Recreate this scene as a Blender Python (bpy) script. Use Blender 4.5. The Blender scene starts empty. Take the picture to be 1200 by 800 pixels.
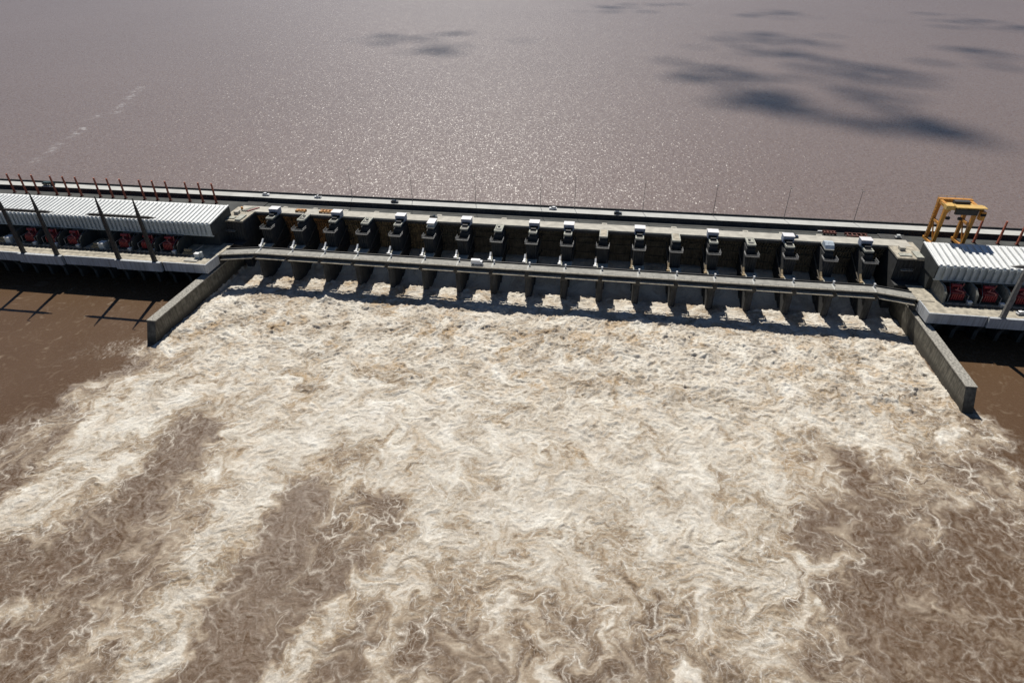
import bpy, math, random
import numpy as np
from mathutils import Matrix, Vector

random.seed(7)
SC = bpy.context.scene
COL = SC.collection

# ------------------------------------------------------------------ camera
CAM_POS = (30.374, -302.246, 174.195)
YAW, PITCH, ROLL, FOCAL = -0.160638, 0.587536, -0.011128, 730.0
cy, sy, cp, sp = math.cos(YAW), math.sin(YAW), math.cos(PITCH), math.sin(PITCH)
f = Vector((sy * cp, cy * cp, -sp)); r = Vector((cy, -sy, 0)); u = r.cross(f)
cr, sr = math.cos(ROLL), math.sin(ROLL)
r2 = r * cr + u * sr; u2 = u * cr - r * sr
cd = bpy.data.cameras.new('camera'); co = bpy.data.objects.new('camera', cd); COL.objects.link(co)
cd.sensor_width = 36; cd.lens = FOCAL / 1200 * 36
cd.clip_start = 1; cd.clip_end = 60000
co.matrix_world = Matrix(((r2.x, u2.x, -f.x, CAM_POS[0]), (r2.y, u2.y, -f.y, CAM_POS[1]), (r2.z, u2.z, -f.z, CAM_POS[2]), (0, 0, 0, 1)))
SC.camera = co

# ------------------------------------------------------------------ light
SUN_VEC = Vector((-0.2, 0.8, 1.0)).normalized()      # towards the sun
EL = math.asin(SUN_VEC.z); AZ = math.atan2(SUN_VEC.x, SUN_VEC.y)
w = bpy.data.worlds.new('World'); SC.world = w; w.use_nodes = True
nt = w.node_tree; bg = nt.nodes['Background']
sky = nt.nodes.new('ShaderNodeTexSky'); sky.sky_type = 'NISHITA'; sky.sun_disc = False
sky.sun_elevation = EL; sky.sun_rotation = AZ; sky.dust_density = 0.15; sky.ozone_density = 2.5; sky.altitude = 3000
nt.links.new(sky.outputs[0], bg.inputs[0]); bg.inputs[1].default_value = 0.05
sl = bpy.data.lights.new('sun', 'SUN'); so = bpy.data.objects.new('sun', sl); COL.objects.link(so)
sl.energy = 4.6; sl.angle = math.radians(0.53); sl.color = (1.0, 0.955, 0.88)
so.rotation_euler = SUN_VEC.to_track_quat('Z', 'Y').to_euler(); so.location = (0, 200, 300)
SC.view_settings.view_transform = 'Standard'; SC.view_settings.look = 'None'
SC.view_settings.exposure = 0.3; SC.view_settings.gamma = 1.0

# ------------------------------------------------------------------ materials
def mat(name, col, rough=0.8, var=0.25, scale=0.3, metal=0.0, streak=None, bump=0.0, col2=None, spec=0.5, wet=None):
    """weathered procedural surface: two noise scales, optional vertical streaks"""
    m = bpy.data.materials.new(name); m.use_nodes = True
    n = m.node_tree.nodes; L = m.node_tree.links; b = n['Principled BSDF']
    b.inputs['Roughness'].default_value = rough; b.inputs['Metallic'].default_value = metal
    b.inputs['Specular IOR Level'].default_value = spec
    g = n.new('ShaderNodeNewGeometry')
    a = n.new('ShaderNodeTexNoise'); a.inputs['Scale'].default_value = scale; a.inputs['Detail'].default_value = 7; a.inputs['Roughness'].default_value = 0.65
    L.new(g.outputs['Position'], a.inputs['Vector'])
    ramp = n.new('ShaderNodeValToRGB')
    c2 = col2 if col2 else tuple(c * (1 - 1.6 * var) for c in col)
    ramp.color_ramp.elements[0].position = 0.34; ramp.color_ramp.elements[0].color = (*[max(0, c) for c in c2], 1)
    ramp.color_ramp.elements[1].position = 0.66; ramp.color_ramp.elements[1].color = (*[c * (1 + var * 0.5) for c in col], 1)
    L.new(a.outputs['Fac'], ramp.inputs['Fac'])
    out = ramp.outputs['Color']
    if streak:
        mp = n.new('ShaderNodeMapping'); mp.inputs['Scale'].default_value = (1.1, 1.1, 0.06)
        L.new(g.outputs['Position'], mp.inputs['Vector'])
        s = n.new('ShaderNodeTexNoise'); s.inputs['Scale'].default_value = 1.0; s.inputs['Detail'].default_value = 5
        L.new(mp.outputs[0], s.inputs['Vector'])
        r3 = n.new('ShaderNodeValToRGB'); r3.color_ramp.elements[0].position = 0.45; r3.color_ramp.elements[1].position = 0.68
        r3.color_ramp.elements[0].color = (0, 0, 0, 1); r3.color_ramp.elements[1].color = (0.85, 0.85, 0.85, 1)
        L.new(s.outputs['Fac'], r3.inputs['Fac'])
        mx = n.new('ShaderNodeMix'); mx.data_type = 'RGBA'
        L.new(r3.outputs['Color'], mx.inputs['Factor']); L.new(out, mx.inputs['A']); mx.inputs['B'].default_value = (*streak, 1)
        out = mx.outputs['Result']
    if wet:
        sx = n.new('ShaderNodeSeparateXYZ'); L.new(g.outputs['Position'], sx.inputs[0])
        ad = n.new('ShaderNodeMath'); ad.operation = 'MULTIPLY_ADD'; L.new(a.outputs['Fac'], ad.inputs[0]); ad.inputs[1].default_value = -5.0; L.new(sx.outputs['Z'], ad.inputs[2])
        mr = n.new('ShaderNodeMapRange'); mr.inputs['From Min'].default_value = wet - 3.6; mr.inputs['From Max'].default_value = wet - 1.6; mr.inputs['To Min'].default_value = .75; mr.inputs['To Max'].default_value = 0; L.new(ad.outputs[0], mr.inputs['Value'])
        mw = n.new('ShaderNodeMix'); mw.data_type = 'RGBA'; L.new(mr.outputs[0], mw.inputs['Factor']); L.new(out, mw.inputs['A']); mw.inputs['B'].default_value = (.035, .03, .022, 1)
        out = mw.outputs['Result']
    L.new(out, b.inputs['Base Color'])
    if bump:
        bp = n.new('ShaderNodeBump'); bp.inputs['Strength'].default_value = bump; bp.inputs['Distance'].default_value = 0.1
        h = n.new('ShaderNodeTexNoise'); h.inputs['Scale'].default_value = scale * 8; h.inputs['Detail'].default_value = 4
        L.new(g.outputs['Position'], h.inputs['Vector']); L.new(h.outputs['Fac'], bp.inputs['Height']); L.new(bp.outputs[0], b.inputs['Normal'])
    return m

M = dict(
    deck=mat('deck_concrete', (.46, .435, .375), .9, .16, .25, bump=.3),
    road=mat('road_concrete', (.47, .47, .44), .9, .12, .12, bump=.2),
    bridgedeck=mat('bridge_deck_concrete', (.31, .30, .268), .9, .2, .3, bump=.3),
    deckwarm=mat('apron_concrete', (.44, .395, .31), .9, .3, .35, bump=.3),
    conc=mat('concrete', (.26, .245, .215), .92, .3, .2, streak=(.07, .065, .055), bump=.4),
    beam=mat('beam_concrete', (.46, .48, .50), .85, .12, .15, streak=(.25, .25, .25)),
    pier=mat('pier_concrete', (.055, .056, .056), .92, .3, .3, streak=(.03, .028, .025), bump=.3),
    draft=mat('draft_pier_concrete', (.075, .077, .077), .92, .3, .2, streak=(.02, .02, .018), wet=2.5),
    wing=mat('wing_wall_concrete', (.17, .158, .125), .92, .35, .35, streak=(.06, .053, .042), bump=.5, wet=3.2),
    wingtop=mat('wing_wall_top_concrete', (.36, .34, .295), .95, .4, 1.2, bump=.5),
    runway=mat('runway_asphalt', (.058, .061, .057), .9, .3, .15),
    gate=mat('gate_steel', (.16, .14, .10), .7, .35, .25, streak=(.05, .042, .026)),
    gateorange=mat('orange_gate_steel', (.50, .26, .10), .8, .45, .3, streak=(.09, .05, .026)),  # orange tone for the leftmost gates
    gatemid=mat('brown_gate_steel', (.36, .26, .14), .75, .4, .25, streak=(.06, .045, .028)),  # mid brown between the orange gates and the dark ones
    arm=mat('gate_arm_steel', (.12, .10, .075), .7, .3, .4),
    white=mat('white_sheet', (.80, .81, .79), .55, .06, .12, streak=(.70, .71, .69)),
    clad=mat('grey_white_cladding', (.50, .55, .56), .6, .14, .2, streak=(.34, .38, .39)),
    hoist=mat('hoist_house_paint', (.22, .26, .35), .6, .15, .5),
    hoistroof=mat('hoist_roof_white', (.66, .65, .66), .6, .05, .5),
    platform=mat('platform_concrete', (.42, .42, .36), .9, .25, .5),
    rail=mat('galvanised_rail', (.27, .27, .265), .6, .2, .6, metal=.2),
    dark=mat('dark_steel', (.035, .034, .033), .6, .3, .6),
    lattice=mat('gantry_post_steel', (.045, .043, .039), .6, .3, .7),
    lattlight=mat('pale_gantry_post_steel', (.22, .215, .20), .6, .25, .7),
    red=mat('red_paint', (.30, .022, .028), .45, .3, .6),
    redlight=mat('faded_red_paint', (.45, .14, .12), .5, .2, .8),
    cab=mat('cabinet_grey_white', (.55, .57, .56), .6, .12, .7),
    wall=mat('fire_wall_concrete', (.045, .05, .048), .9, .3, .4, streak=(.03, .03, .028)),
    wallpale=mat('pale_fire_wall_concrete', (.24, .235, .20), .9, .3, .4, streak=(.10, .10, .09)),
    tan=mat('tan_equipment', (.40, .30, .17), .8, .3, .6),
    yellow=mat('crane_yellow', (.62, .28, .04), .5, .2, .4, streak=(.42, .17, .03)),
    yellow2=mat('pale_crane_yellow', (.66, .42, .12), .5, .15, .5),
    orange=mat('orange_lifting_beam', (.60, .27, .05), .55, .25, 1.0),
    rust=mat('rust_red_pole', (.62, .17, .09), .75, .3, .6),
    rustframe=mat('rust_red_frame', (.16, .05, .035), .8, .35, .7),
    glass=mat('dark_glass', (.015, .018, .02), .1, .1, 1.0),
    tyre=mat('tyre_rubber', (.02, .02, .02), .9, .1, 1.0),
    carwhite=mat('white_car_paint', (.80, .80, .80), .3, .03, 1.0),
    cardark=mat('dark_car_paint', (.03, .035, .04), .25, .1, 1.0),
    carblue=mat('navy_car_paint', (.03, .05, .10), .25, .1, 1.0),
    cargreen=mat('dark_green_truck_paint', (.03, .06, .055), .4, .15, 1.0),
    blue=mat('blue_grey_tarp', (.45, .52, .58), .8, .25, 1.0),
    lamp=mat('lamp_post_steel', (.10, .10, .095), .6, .2, 1.0),
)

# ------------------------------------------------------------------ mesh helpers
class MB:
    def __init__(s): s.v = []; s.f = []
    def add(s, vs, fs):
        o = len(s.v); s.v += [tuple(v) for v in vs]; s.f += [tuple(i + o for i in q) for q in fs]; return s
    def box(s, x0, x1, y0, y1, z0, z1):
        return s.add([(x0, y0, z0), (x1, y0, z0), (x1, y1, z0), (x0, y1, z0), (x0, y0, z1), (x1, y0, z1), (x1, y1, z1), (x0, y1, z1)],
                     [(3, 2, 1, 0), (4, 5, 6, 7), (0, 1, 5, 4), (1, 2, 6, 5), (2, 3, 7, 6), (3, 0, 4, 7)])
    def prism_x(s, prof, x0, x1):                   # prof: (y, z) counter-clockwise seen from +x
        n = len(prof)
        vs = [(x0, y, z) for y, z in prof] + [(x1, y, z) for y, z in prof]
        fs = [tuple(reversed(range(n))), tuple(range(n, 2 * n))] + [(i, (i + 1) % n, n + (i + 1) % n, n + i) for i in range(n)]
        return s.add(vs, fs)
    def prism_y(s, prof, y0, y1):                   # prof: (x, z)
        n = len(prof)
        vs = [(x, y0, z) for x, z in prof] + [(x, y1, z) for x, z in prof]
        fs = [tuple(range(n)), tuple(reversed(range(n, 2 * n)))] + [((i + 1) % n, i, n + i, n + (i + 1) % n) for i in range(n)]
        return s.add(vs, fs)
    def prism_z(s, poly, z0, z1, top=None):         # poly: (x, y) counter-clockwise
        n = len(poly); t = top or poly
        vs = [(x, y, z0) for x, y in poly] + [(x, y, z1) for x, y in t]
        fs = [tuple(reversed(range(n))), tuple(range(n, 2 * n))] + [(i, (i + 1) % n, n + (i + 1) % n, n + i) for i in range(n)]
        return s.add(vs, fs)
    def tube(s, a, b, ra, rb=None, n=6):
        a = Vector(a); b = Vector(b); rb = ra if rb is None else rb
        d = (b - a).normalized(); p = d.orthogonal().normalized(); q = d.cross(p)
        vs = []
        for c, rr in ((a, ra), (b, rb)):
            for i in range(n):
                t = 2 * math.pi * i / n
                vs.append(c + p * math.cos(t) * rr + q * math.sin(t) * rr)
        return s.add(vs, [tuple(reversed(range(n))), tuple(range(n, 2 * n))] + [(i, (i + 1) % n, n + (i + 1) % n, n + i) for i in range(n)])
    def bar(s, a, b, wx, wy, wx2=None, wy2=None):   # square bar, axis-aligned section in x / y (for uprights and slanted legs)
        wx2 = wx if wx2 is None else wx2; wy2 = wy if wy2 is None else wy2
        vs = []
        for (x, y, z), p, q in ((a, wx, wy), (b, wx2, wy2)):
            vs += [(x - p / 2, y - q / 2, z), (x + p / 2, y - q / 2, z), (x + p / 2, y + q / 2, z), (x - p / 2, y + q / 2, z)]
        return s.add(vs, [(3, 2, 1, 0), (4, 5, 6, 7), (0, 1, 5, 4), (1, 2, 6, 5), (2, 3, 7, 6), (3, 0, 4, 7)])
    def mesh(s, name, material, smooth=False):
        me = bpy.data.meshes.new(name); me.from_pydata(s.v, [], s.f); me.materials.append(material)
        if smooth: me.polygons.foreach_set('use_smooth', [True] * len(me.polygons))
        me.update(); return me
    def build(s, name, material, parent=None, loc=(0, 0, 0), smooth=False):
        return put(name, s.mesh(name, material, smooth), parent, loc)

def put(name, me, parent=None, loc=(0, 0, 0), rz=0, material=None):
    o = bpy.data.objects.new(name, me); COL.objects.link(o); o.location = loc; o.rotation_euler = (0, 0, rz)
    if parent: o.parent = parent
    return o
def tag(o, label=None, cat=None, group=None, kind=None):
    if label: o['label'] = label
    if cat: o['category'] = cat
    if group: o['group'] = group
    if kind: o['kind'] = kind
    return o
def thing(name, label, cat, loc=(0, 0, 0), rz=0, group=None):
    return tag(put(name, None, None, loc, rz), label, cat, group)
ORD = ['first', 'second', 'third', 'fourth', 'fifth', 'sixth', 'seventh', 'eighth', 'ninth', 'tenth', 'eleventh', 'twelfth', 'thirteenth',
       'fourteenth', 'fifteenth', 'sixteenth', 'seventeenth', 'eighteenth', 'nineteenth', 'twentieth']
def nth(i, n):
    """words that find one of a row of n counted from the nearer end"""
    if i == 0: return 'leftmost'
    if i == n - 1: return 'rightmost'
    return ORD[i] + ' from the left' if i < n / 2 else ORD[n - 1 - i] + ' from the right'

PX = [-170 + 20 * k for k in range(18)]          # pier axes
XL, XR = -190.0, 188.0                            # spillway ends

# ------------------------------------------------------------------ water
rng = np.random.default_rng(11)
NX, NY, CELL = 2048, 1024, 0.4                    # periodic field grid
X0, Y0 = -420.0, -360.0
KX = np.fft.rfftfreq(NX, CELL).astype(np.float32)[None, :]
KY = np.fft.fftfreq(NY, CELL).astype(np.float32)[:, None]
def spec_noise(lo, hi, slope, ax=1.0, ay=1.0):
    """periodic gaussian field with wavelengths between lo and hi metres; ax / ay stretch it"""
    k = np.sqrt((KX * ax) ** 2 + (KY * ay) ** 2) + 1e-9
    amp = k ** (-slope) * np.exp(-(k * lo) ** 2 * 0.5) * (1 - np.exp(-(k * hi) ** 2 * 0.5))
    ph = rng.standard_normal((NY, NX // 2 + 1)).astype(np.float32) + 1j * rng.standard_normal((NY, NX // 2 + 1)).astype(np.float32)
    a = np.fft.irfft2(ph * amp, s=(NY, NX)).astype(np.float32)
    return (a - a.mean()) / a.std()
def samp(a, gx, gy):
    """periodic bilinear sample at grid coordinates"""
    ix = np.floor(gx).astype(np.int32); iy = np.floor(gy).astype(np.int32)
    fx = (gx - ix).astype(np.float32); fy = (gy - iy).astype(np.float32)
    ix %= NX; iy %= NY; jx = (ix + 1) % NX; jy = (iy + 1) % NY
    return (a[iy, ix] * (1 - fx) + a[iy, jx] * fx) * (1 - fy) + (a[jy, ix] * (1 - fx) + a[jy, jx] * fx) * fy
GX, GY = np.meshgrid(np.arange(NX, dtype=np.float32), np.arange(NY, dtype=np.float32))
WX = X0 + GX * CELL; WY = Y0 + GY * CELL
def curl(lo, hi, slope):
    p = spec_noise(lo, hi, slope)
    uu = (np.roll(p, -1, 0) - np.roll(p, 1, 0)); vv = -(np.roll(p, -1, 1) - np.roll(p, 1, 1))
    s = np.sqrt((uu ** 2 + vv ** 2).mean()); return uu / s, vv / s
def advect(steps, vels):
    """coordinates carried backwards through the eddies: this stretches noise into foam filaments"""
    bx, by = GX.copy(), GY.copy()
    for t in range(steps):
        uu = sum(a * samp(v[0], bx, by) for a, v in vels); vv = sum(a * samp(v[1], bx, by) for a, v in vels)
        bx -= uu / CELL; by -= vv / CELL
    return bx, by
V1, V2, V3 = curl(14, 60, 2.2), curl(5, 20, 2.0), curl(1.6, 6, 1.8)
bx, by = advect(7, ((1.0, V1), (0.55, V2), (0.18, V3)))
bx2, by2 = advect(4, ((0.5, V1), (0.5, V2), (0.22, V3)))

# how much foam covers the river, from downstream measurements (x, y, cover 0..1)
PTS = """-146 12 1|-60 10 1|20 10 1|100 10 1|180 8 1|-186 -12 1|-120 -15 1|-40 -15 1|40 -15 1|120 -15 1|183 -15 1
-180 -45 1|-120 -45 1|-60 -45 1|0 -45 1|60 -45 1|120 -45 1|176 -45 1|-195 -75 .7|-183 -68 .96|-150 -72 1|-90 -75 1|-30 -75 1|30 -75 1|90 -75 1|150 -75 1|182 -70 .85|190 -76 .6"""
IMG = [(100,460,.62),(130,470,.8),(175,455,.95),(10,502,.3),(60,505,.55),(110,500,.9),(160,500,.95),(222,512,.55),(300,500,.96),(400,500,1),(520,500,1),(640,500,1),(760,500,1),
(880,500,.98),(1000,500,.97),(1060,500,.92),(1115,500,.75),(1150,510,.55),(1180,540,.3),(1195,540,.1),(8,560,.4),(65,560,.55),(130,545,.85),(195,555,.38),(250,560,.7),(310,550,.95),(345,580,.6),
(410,560,.9),(440,580,.72),(520,570,.93),(640,570,.93),(760,570,.93),(880,570,.92),(970,560,.68),(1000,555,.38),(1020,570,.45),(1065,560,.6),(1110,570,.5),(1150,570,.45),(1190,590,.22),
(5,610,.8),(40,595,.85),(80,590,.7),(120,610,.38),(180,610,.3),(225,600,.62),(285,610,.9),(335,600,.35),(370,605,.45),(420,600,.68),(480,610,.78),(560,600,.86),(680,600,.88),(800,600,.9),(900,610,.88),
(955,610,.62),(1000,610,.5),(1030,620,.34),(1085,620,.4),(1150,620,.34),(1190,640,.25),(0,665,.35),(60,660,.38),(120,660,.33),(180,660,.38),(235,655,.85),(275,655,.75),(310,665,.3),(360,660,.32),(420,660,.5),
(480,660,.66),(560,660,.72),(640,660,.7),(720,670,.72),(800,670,.76),(880,670,.8),(950,660,.66),(985,690,.45),(1030,690,.33),(1100,690,.28),(1150,700,.26),(1195,700,.22),(0,720,.3),(60,715,.33),(120,720,.4),
(175,715,.62),(215,700,.85),(240,720,.55),(280,720,.25),(340,720,.25),(400,720,.35),(460,710,.52),(520,705,.56),(580,710,.62),(640,720,.55),(690,720,.5),(760,720,.6),(830,720,.7),(900,720,.74),(960,720,.6),(1010,740,.35),
(1080,740,.26),(1150,750,.26),(5,785,.3),(60,785,.36),(120,775,.42),(165,765,.72),(150,795,.6),(205,790,.3),(260,790,.2),(330,790,.22),(400,780,.3),(460,770,.42),(510,760,.3),(570,780,.24),(630,770,.45),(690,780,.36),
(740,790,.28),(800,770,.45),(850,790,.5),(910,780,.6),(960,780,.45),(1020,795,.3),(1100,795,.25),(1190,795,.22),
(10,485,.02),(40,470,.0),(80,445,.0),(130,425,.02),(165,402,.05),(140,385,0),(60,400,0),(5,420,0),(100,360,0),(5,350,0),(1160,480,.04),(1195,500,0),(1170,440,0),(1198,430,0)]
def unp(px, py, z):
    d = f + r2 * ((px - 600) / FOCAL) + u2 * ((400 - py) / FOCAL); t = (z - CAM_POS[2]) / d.z
    return CAM_POS[0] + d.x * t, CAM_POS[1] + d.y * t
pts = [tuple(map(float, q.split())) for q in PTS.replace('\n', '|').split('|')] + [(*unp(a, b, 0), min(1, c + (.15 if 430 < a < 960 and b > 555 else 0))) for a, b, c in IMG]
pts += [(-420, -40, 0), (-420, -120, .02), (330, -40, 0), (330, -120, .05), (-300, -330, .3), (-100, -345, .35), (60, -345, .35), (250, -345, .25), (-380, -250, .25), (360, -250, .2), (-205, 0, 0), (-230, -20, 0), (205, -20, 0), (-200, -40, 0), (196, -45, 0), (198, -60, 0), (-204, -60, 0)]
STROKES = [  # long features of the foam sheet: (cover, half width, points measured along it)
 (1.0, 28, [(420,470),(340,515),(295,585)]), (1.0, 20, [(295,585),(250,655),(212,712),(165,785)]), (1.0, 18, [(200,465),(120,515),(65,568),(0,612)]), (.8, 9, [(120,640),(60,690),(0,730)]), (.7, 8, [(150,720),(100,760),(60,800)]),
 (.22, 20, [(232,505),(205,545),(165,590),(110,640),(60,670)]), (.2, 22, [(352,580),(325,640),(292,700),(262,760),(235,800)]), (.24, 24, [(400,690),(360,720),(330,780)]), (.3, 9, [(75,505),(35,535)]), (.2, 12, [(15,560),(0,575)]),
 (.22, 18, [(1000,548),(1025,575),(1020,610)]), (.24, 15, [(968,600),(955,640)]), (.2, 22, [(1035,630),(1060,690),(1040,760),(1080,800)]), (.22, 20, [(1130,610),(1150,700),(1140,790)]), (.5, 8, [(1030,545),(1050,600),(1110,640)]), (.62, 7, [(1080,545),(1120,580),(1175,590)]),
 (.7, 5, [(1147,492),(1172,525),(1192,575),(1198,620)]), (.65, 6, [(1100,520),(1150,530),(1200,560)]), (.42, 9, [(560,740),(575,775)]), (.38, 10, [(500,765),(560,785)]), (.42, 10, [(700,790),(745,770)]), (.45, 14, [(440,580),(455,610)]), (.6, 8, [(600,735),(650,720),(690,725)]),
 (.82, 14, [(330,800),(370,740),(430,690),(500,640)]) ]
P = np.array(pts, np.float32)
cxs = WX[::8, ::8]; cys = WY[::8, ::8]
num = np.zeros_like(cxs); den = np.zeros_like(cxs)
for x, y, d in P:
    wgt = 1.0 / ((cxs - x) ** 2 + (cys - y) ** 2 + 8.0) ** 2.2
    num += wgt * d; den += wgt
DC = num / den
for val, hw, line in STROKES:
    wl = [unp(a_, b_, 0) for a_, b_ in line]; ww = hw * .42; dist = np.full_like(DC, 1e9)
    for (ax0, ay0), (ax1, ay1) in zip(wl[:-1], wl[1:]):
        dx, dy = ax1 - ax0, ay1 - ay0; t = np.clip(((cxs - ax0) * dx + (cys - ay0) * dy) / (dx * dx + dy * dy), 0, 1)
        dist = np.minimum(dist, np.hypot(cxs - ax0 - t * dx, cys - ay0 - t * dy))
    kf = np.exp(-(dist / ww) ** 4 * .7); DC = DC * (1 - kf) + val * kf
# inside the walls the pool is wholly white
ins = (cxs > -189) & (cxs < 186) & (cys > -62); DC[ins] = np.maximum(DC[ins], .985)
outl = ((cxs < -194) | (cxs > 190.5)) & (cys > -66); DC[outl] = 0
def fine(c):
    out = np.zeros((NY, NX), np.float32)
    gy = np.clip(GY / 8, 0, c.shape[0] - 1.001); gx = np.clip(GX / 8, 0, c.shape[1] - 1.001)
    iy = gy.astype(int); ix = gx.astype(int); fy = gy - iy; fx = gx - ix
    return (c[iy, ix] * (1 - fx) + c[iy, ix + 1] * fx) * (1 - fy) + (c[iy + 1, ix] * (1 - fx) + c[iy + 1, ix + 1] * fx) * fy
D0 = fine(DC)
D = samp(D0, *[GX + (bx2 - GX) * .8, GY + (by2 - GY) * .8])          # ragged, swirled edges
hard = ((WX < -194) | (WX > 190.5)) & (WY > -60); D[hard] = 0
hard = (WX > -189) & (WX < 186) & (WY > -50); D[hard] = np.maximum(D[hard], .98)

big = samp(spec_noise(6, 40, 2.0), bx, by)
mid = samp(spec_noise(1.8, 10, 1.6), bx, by)
sml = samp(spec_noise(0.7, 4, 1.4), bx2, by2)
rid = 1 - np.abs(samp(spec_noise(2.5, 9, 2.0), bx2, by2)) * 1.25      # cell walls of drifting foam
rid2 = 1 - np.abs(samp(spec_noise(1.0, 4, 1.8), bx2, by2)) * 1.2
def sst0(a, b, x): t = np.clip((x - a) / (b - a), 0, 1); return t * t * (3 - 2 * t)
DD = np.clip(D, .0, 1)
fib = samp(spec_noise(.7, 7, 1.5), bx, by)                              # long drawn-out strands
L1 = np.clip((rid - .80) / .18, 0, 1); L2 = np.clip((rid2 - .80) / .2, 0, 1); L3 = np.clip((fib - .75) / 1.2, 0, 1)
act = np.clip(DD * 2.4 - .12, 0, 1)
base_ = np.clip(DD + (.11 * big + .08 * mid + .03 * sml + .02 * fib) * np.clip(.35 + act, 0, 1), 0, 1)
base_ = np.clip(.45 * base_ ** 2.0 + .55 * sst0(.24, .88, base_) - .035, 0, 1) * (.70 + .11 * sst0(-225, -105, WY))
lw = np.clip(.35 + .45 * big + .35 * mid, 0, 1)
FO = base_ + (1 - base_) * act * np.clip(.20 * L1 * np.clip(.1 + 1.1 * lw, 0, 1) + .16 * L2 * lw + .12 * L3 * np.clip(DD * 1.6, .2, 1), 0, .95)
gap = np.clip((-fib - .9) / 1.4, 0, 1) * np.clip(.55 - .3 * big, 0, 1)
FO *= 1 - .06 * gap * np.clip(DD * 1.5, 0, 1)
calm = np.clip(1 - DD * 6, 0, 1)
stre = samp(spec_noise(.9, 9, 1.6, 1.6, .7), bx, by)
FO = np.maximum(FO, calm * np.clip((stre - 1.2) / 2.2, 0, 1) * .26)
# brown boils where silt comes up through the foam
near = np.clip((WY + 130) / 100, 0, 1) * np.clip((WX + 200) / 20, 0, 1) * np.clip((200 - WX) / 20, 0, 1)
boil = np.clip((samp(spec_noise(5, 22, 2.0), bx2, by2) + .25 * sml - .45) / .9, 0, 1) * np.clip(.55 + .30 * fib + .2 * sml, .1, 1) * np.clip(.75 + .5 * samp(spec_noise(12, 60, 2), bx, by), 0, 1.2)
BO = np.clip(boil * (.5 + 1.6 * near), 0, 1) * sst0(.45, .8, DD)
silk = np.clip(.5 + .3 * samp(spec_noise(1.2, 14, 1.5), bx, by), 0, 1)
# relief
chop = spec_noise(1.3, 7, 1.7); chop2 = samp(spec_noise(.8, 3.0, 1.3), bx2, by2)
hump = spec_noise(7, 30, 2.2)
amp = .20 + .28 * DD ** 2 + .75 * near * DD
crest = np.maximum(chop, -.6) + .35 * np.maximum(rid2, 0)
wave = samp(spec_noise(1.5, 9, 1.9), bx, by)
HT = amp * (.30 * np.maximum(wave, -1.2) + .17 * chop2 + .14 * chop + .22 * np.maximum(rid, -1)) + (.10 + .32 * near * DD) * hump
HT = np.where(calm > .5, HT * .25, HT)
# the standing roller where the flow leaves the apron, and the gate discharge behind it
def sst(a, b, x): t = np.clip((x - a) / (b - a), 0, 1); return t * t * (3 - 2 * t)
pool = ((WX > XL + 1) & (WX < XR - 1)).astype(np.float32)
HT *= 1 - .55 * pool * np.exp(-((WY + 3) / 12) ** 2)
HT -= 1.35 * pool * sst(-34, -14, WY)
chute = sst(13, 40, WY) * 10.5 - 2.7
smooth_f = sst(8.2, 10.8, WY + .9 * chop2 + .8 * hump)
HT = np.where(pool > .5, HT * (1 - smooth_f) + (chute + .10 * stre) * smooth_f, HT)
FO = FO * (1 - smooth_f * pool) + smooth_f * pool * np.clip(.92 + .06 * stre + .05 * big, 0, 1)
BO *= 1 - smooth_f * pool
SM = smooth_f * pool
# a curling breaker in the right half of the pool, another small splash at the left
ax_, ay_ = (WX - unp(1015, 445, 0)[0]), (WY - unp(1015, 445, 0)[1])
rr = np.hypot(ax_ / 1.5, ay_); ang = np.arctan2(ay_, ax_ / 1.5)
arc = np.exp(-((rr - 13 - 1.2 * mid) / 1.3) ** 2) * np.clip(np.cos(ang + 1.35) * 1.5 + .15, 0, 1)
HT += .9 * arc
arc2 = np.exp(-((rr - 11.2 - 1.2 * mid) / .8) ** 2) * np.clip(np.cos(ang + 1.35) * 1.5 + .15, 0, 1); FO *= 1 - .75 * np.clip(arc2 * (1 + .6 * fib), 0, 1)
spx, spy = unp(384, 350, 0)
g = np.exp(-(((WX - spx) / 3.2) ** 2 + ((WY - spy) / 2.5) ** 2)); HT += 2.6 * g * (1 + .4 * chop)
# bright dashes of thick foam along the crests
TH = np.clip(.25 * L1 + .22 * L2 + .16 * L3 + .14 * big + .10 * mid + .12, 0, 1) * (.25 + .75 * DD) * (1 - smooth_f * pool)
TH = np.maximum(TH, arc * .6)

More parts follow.
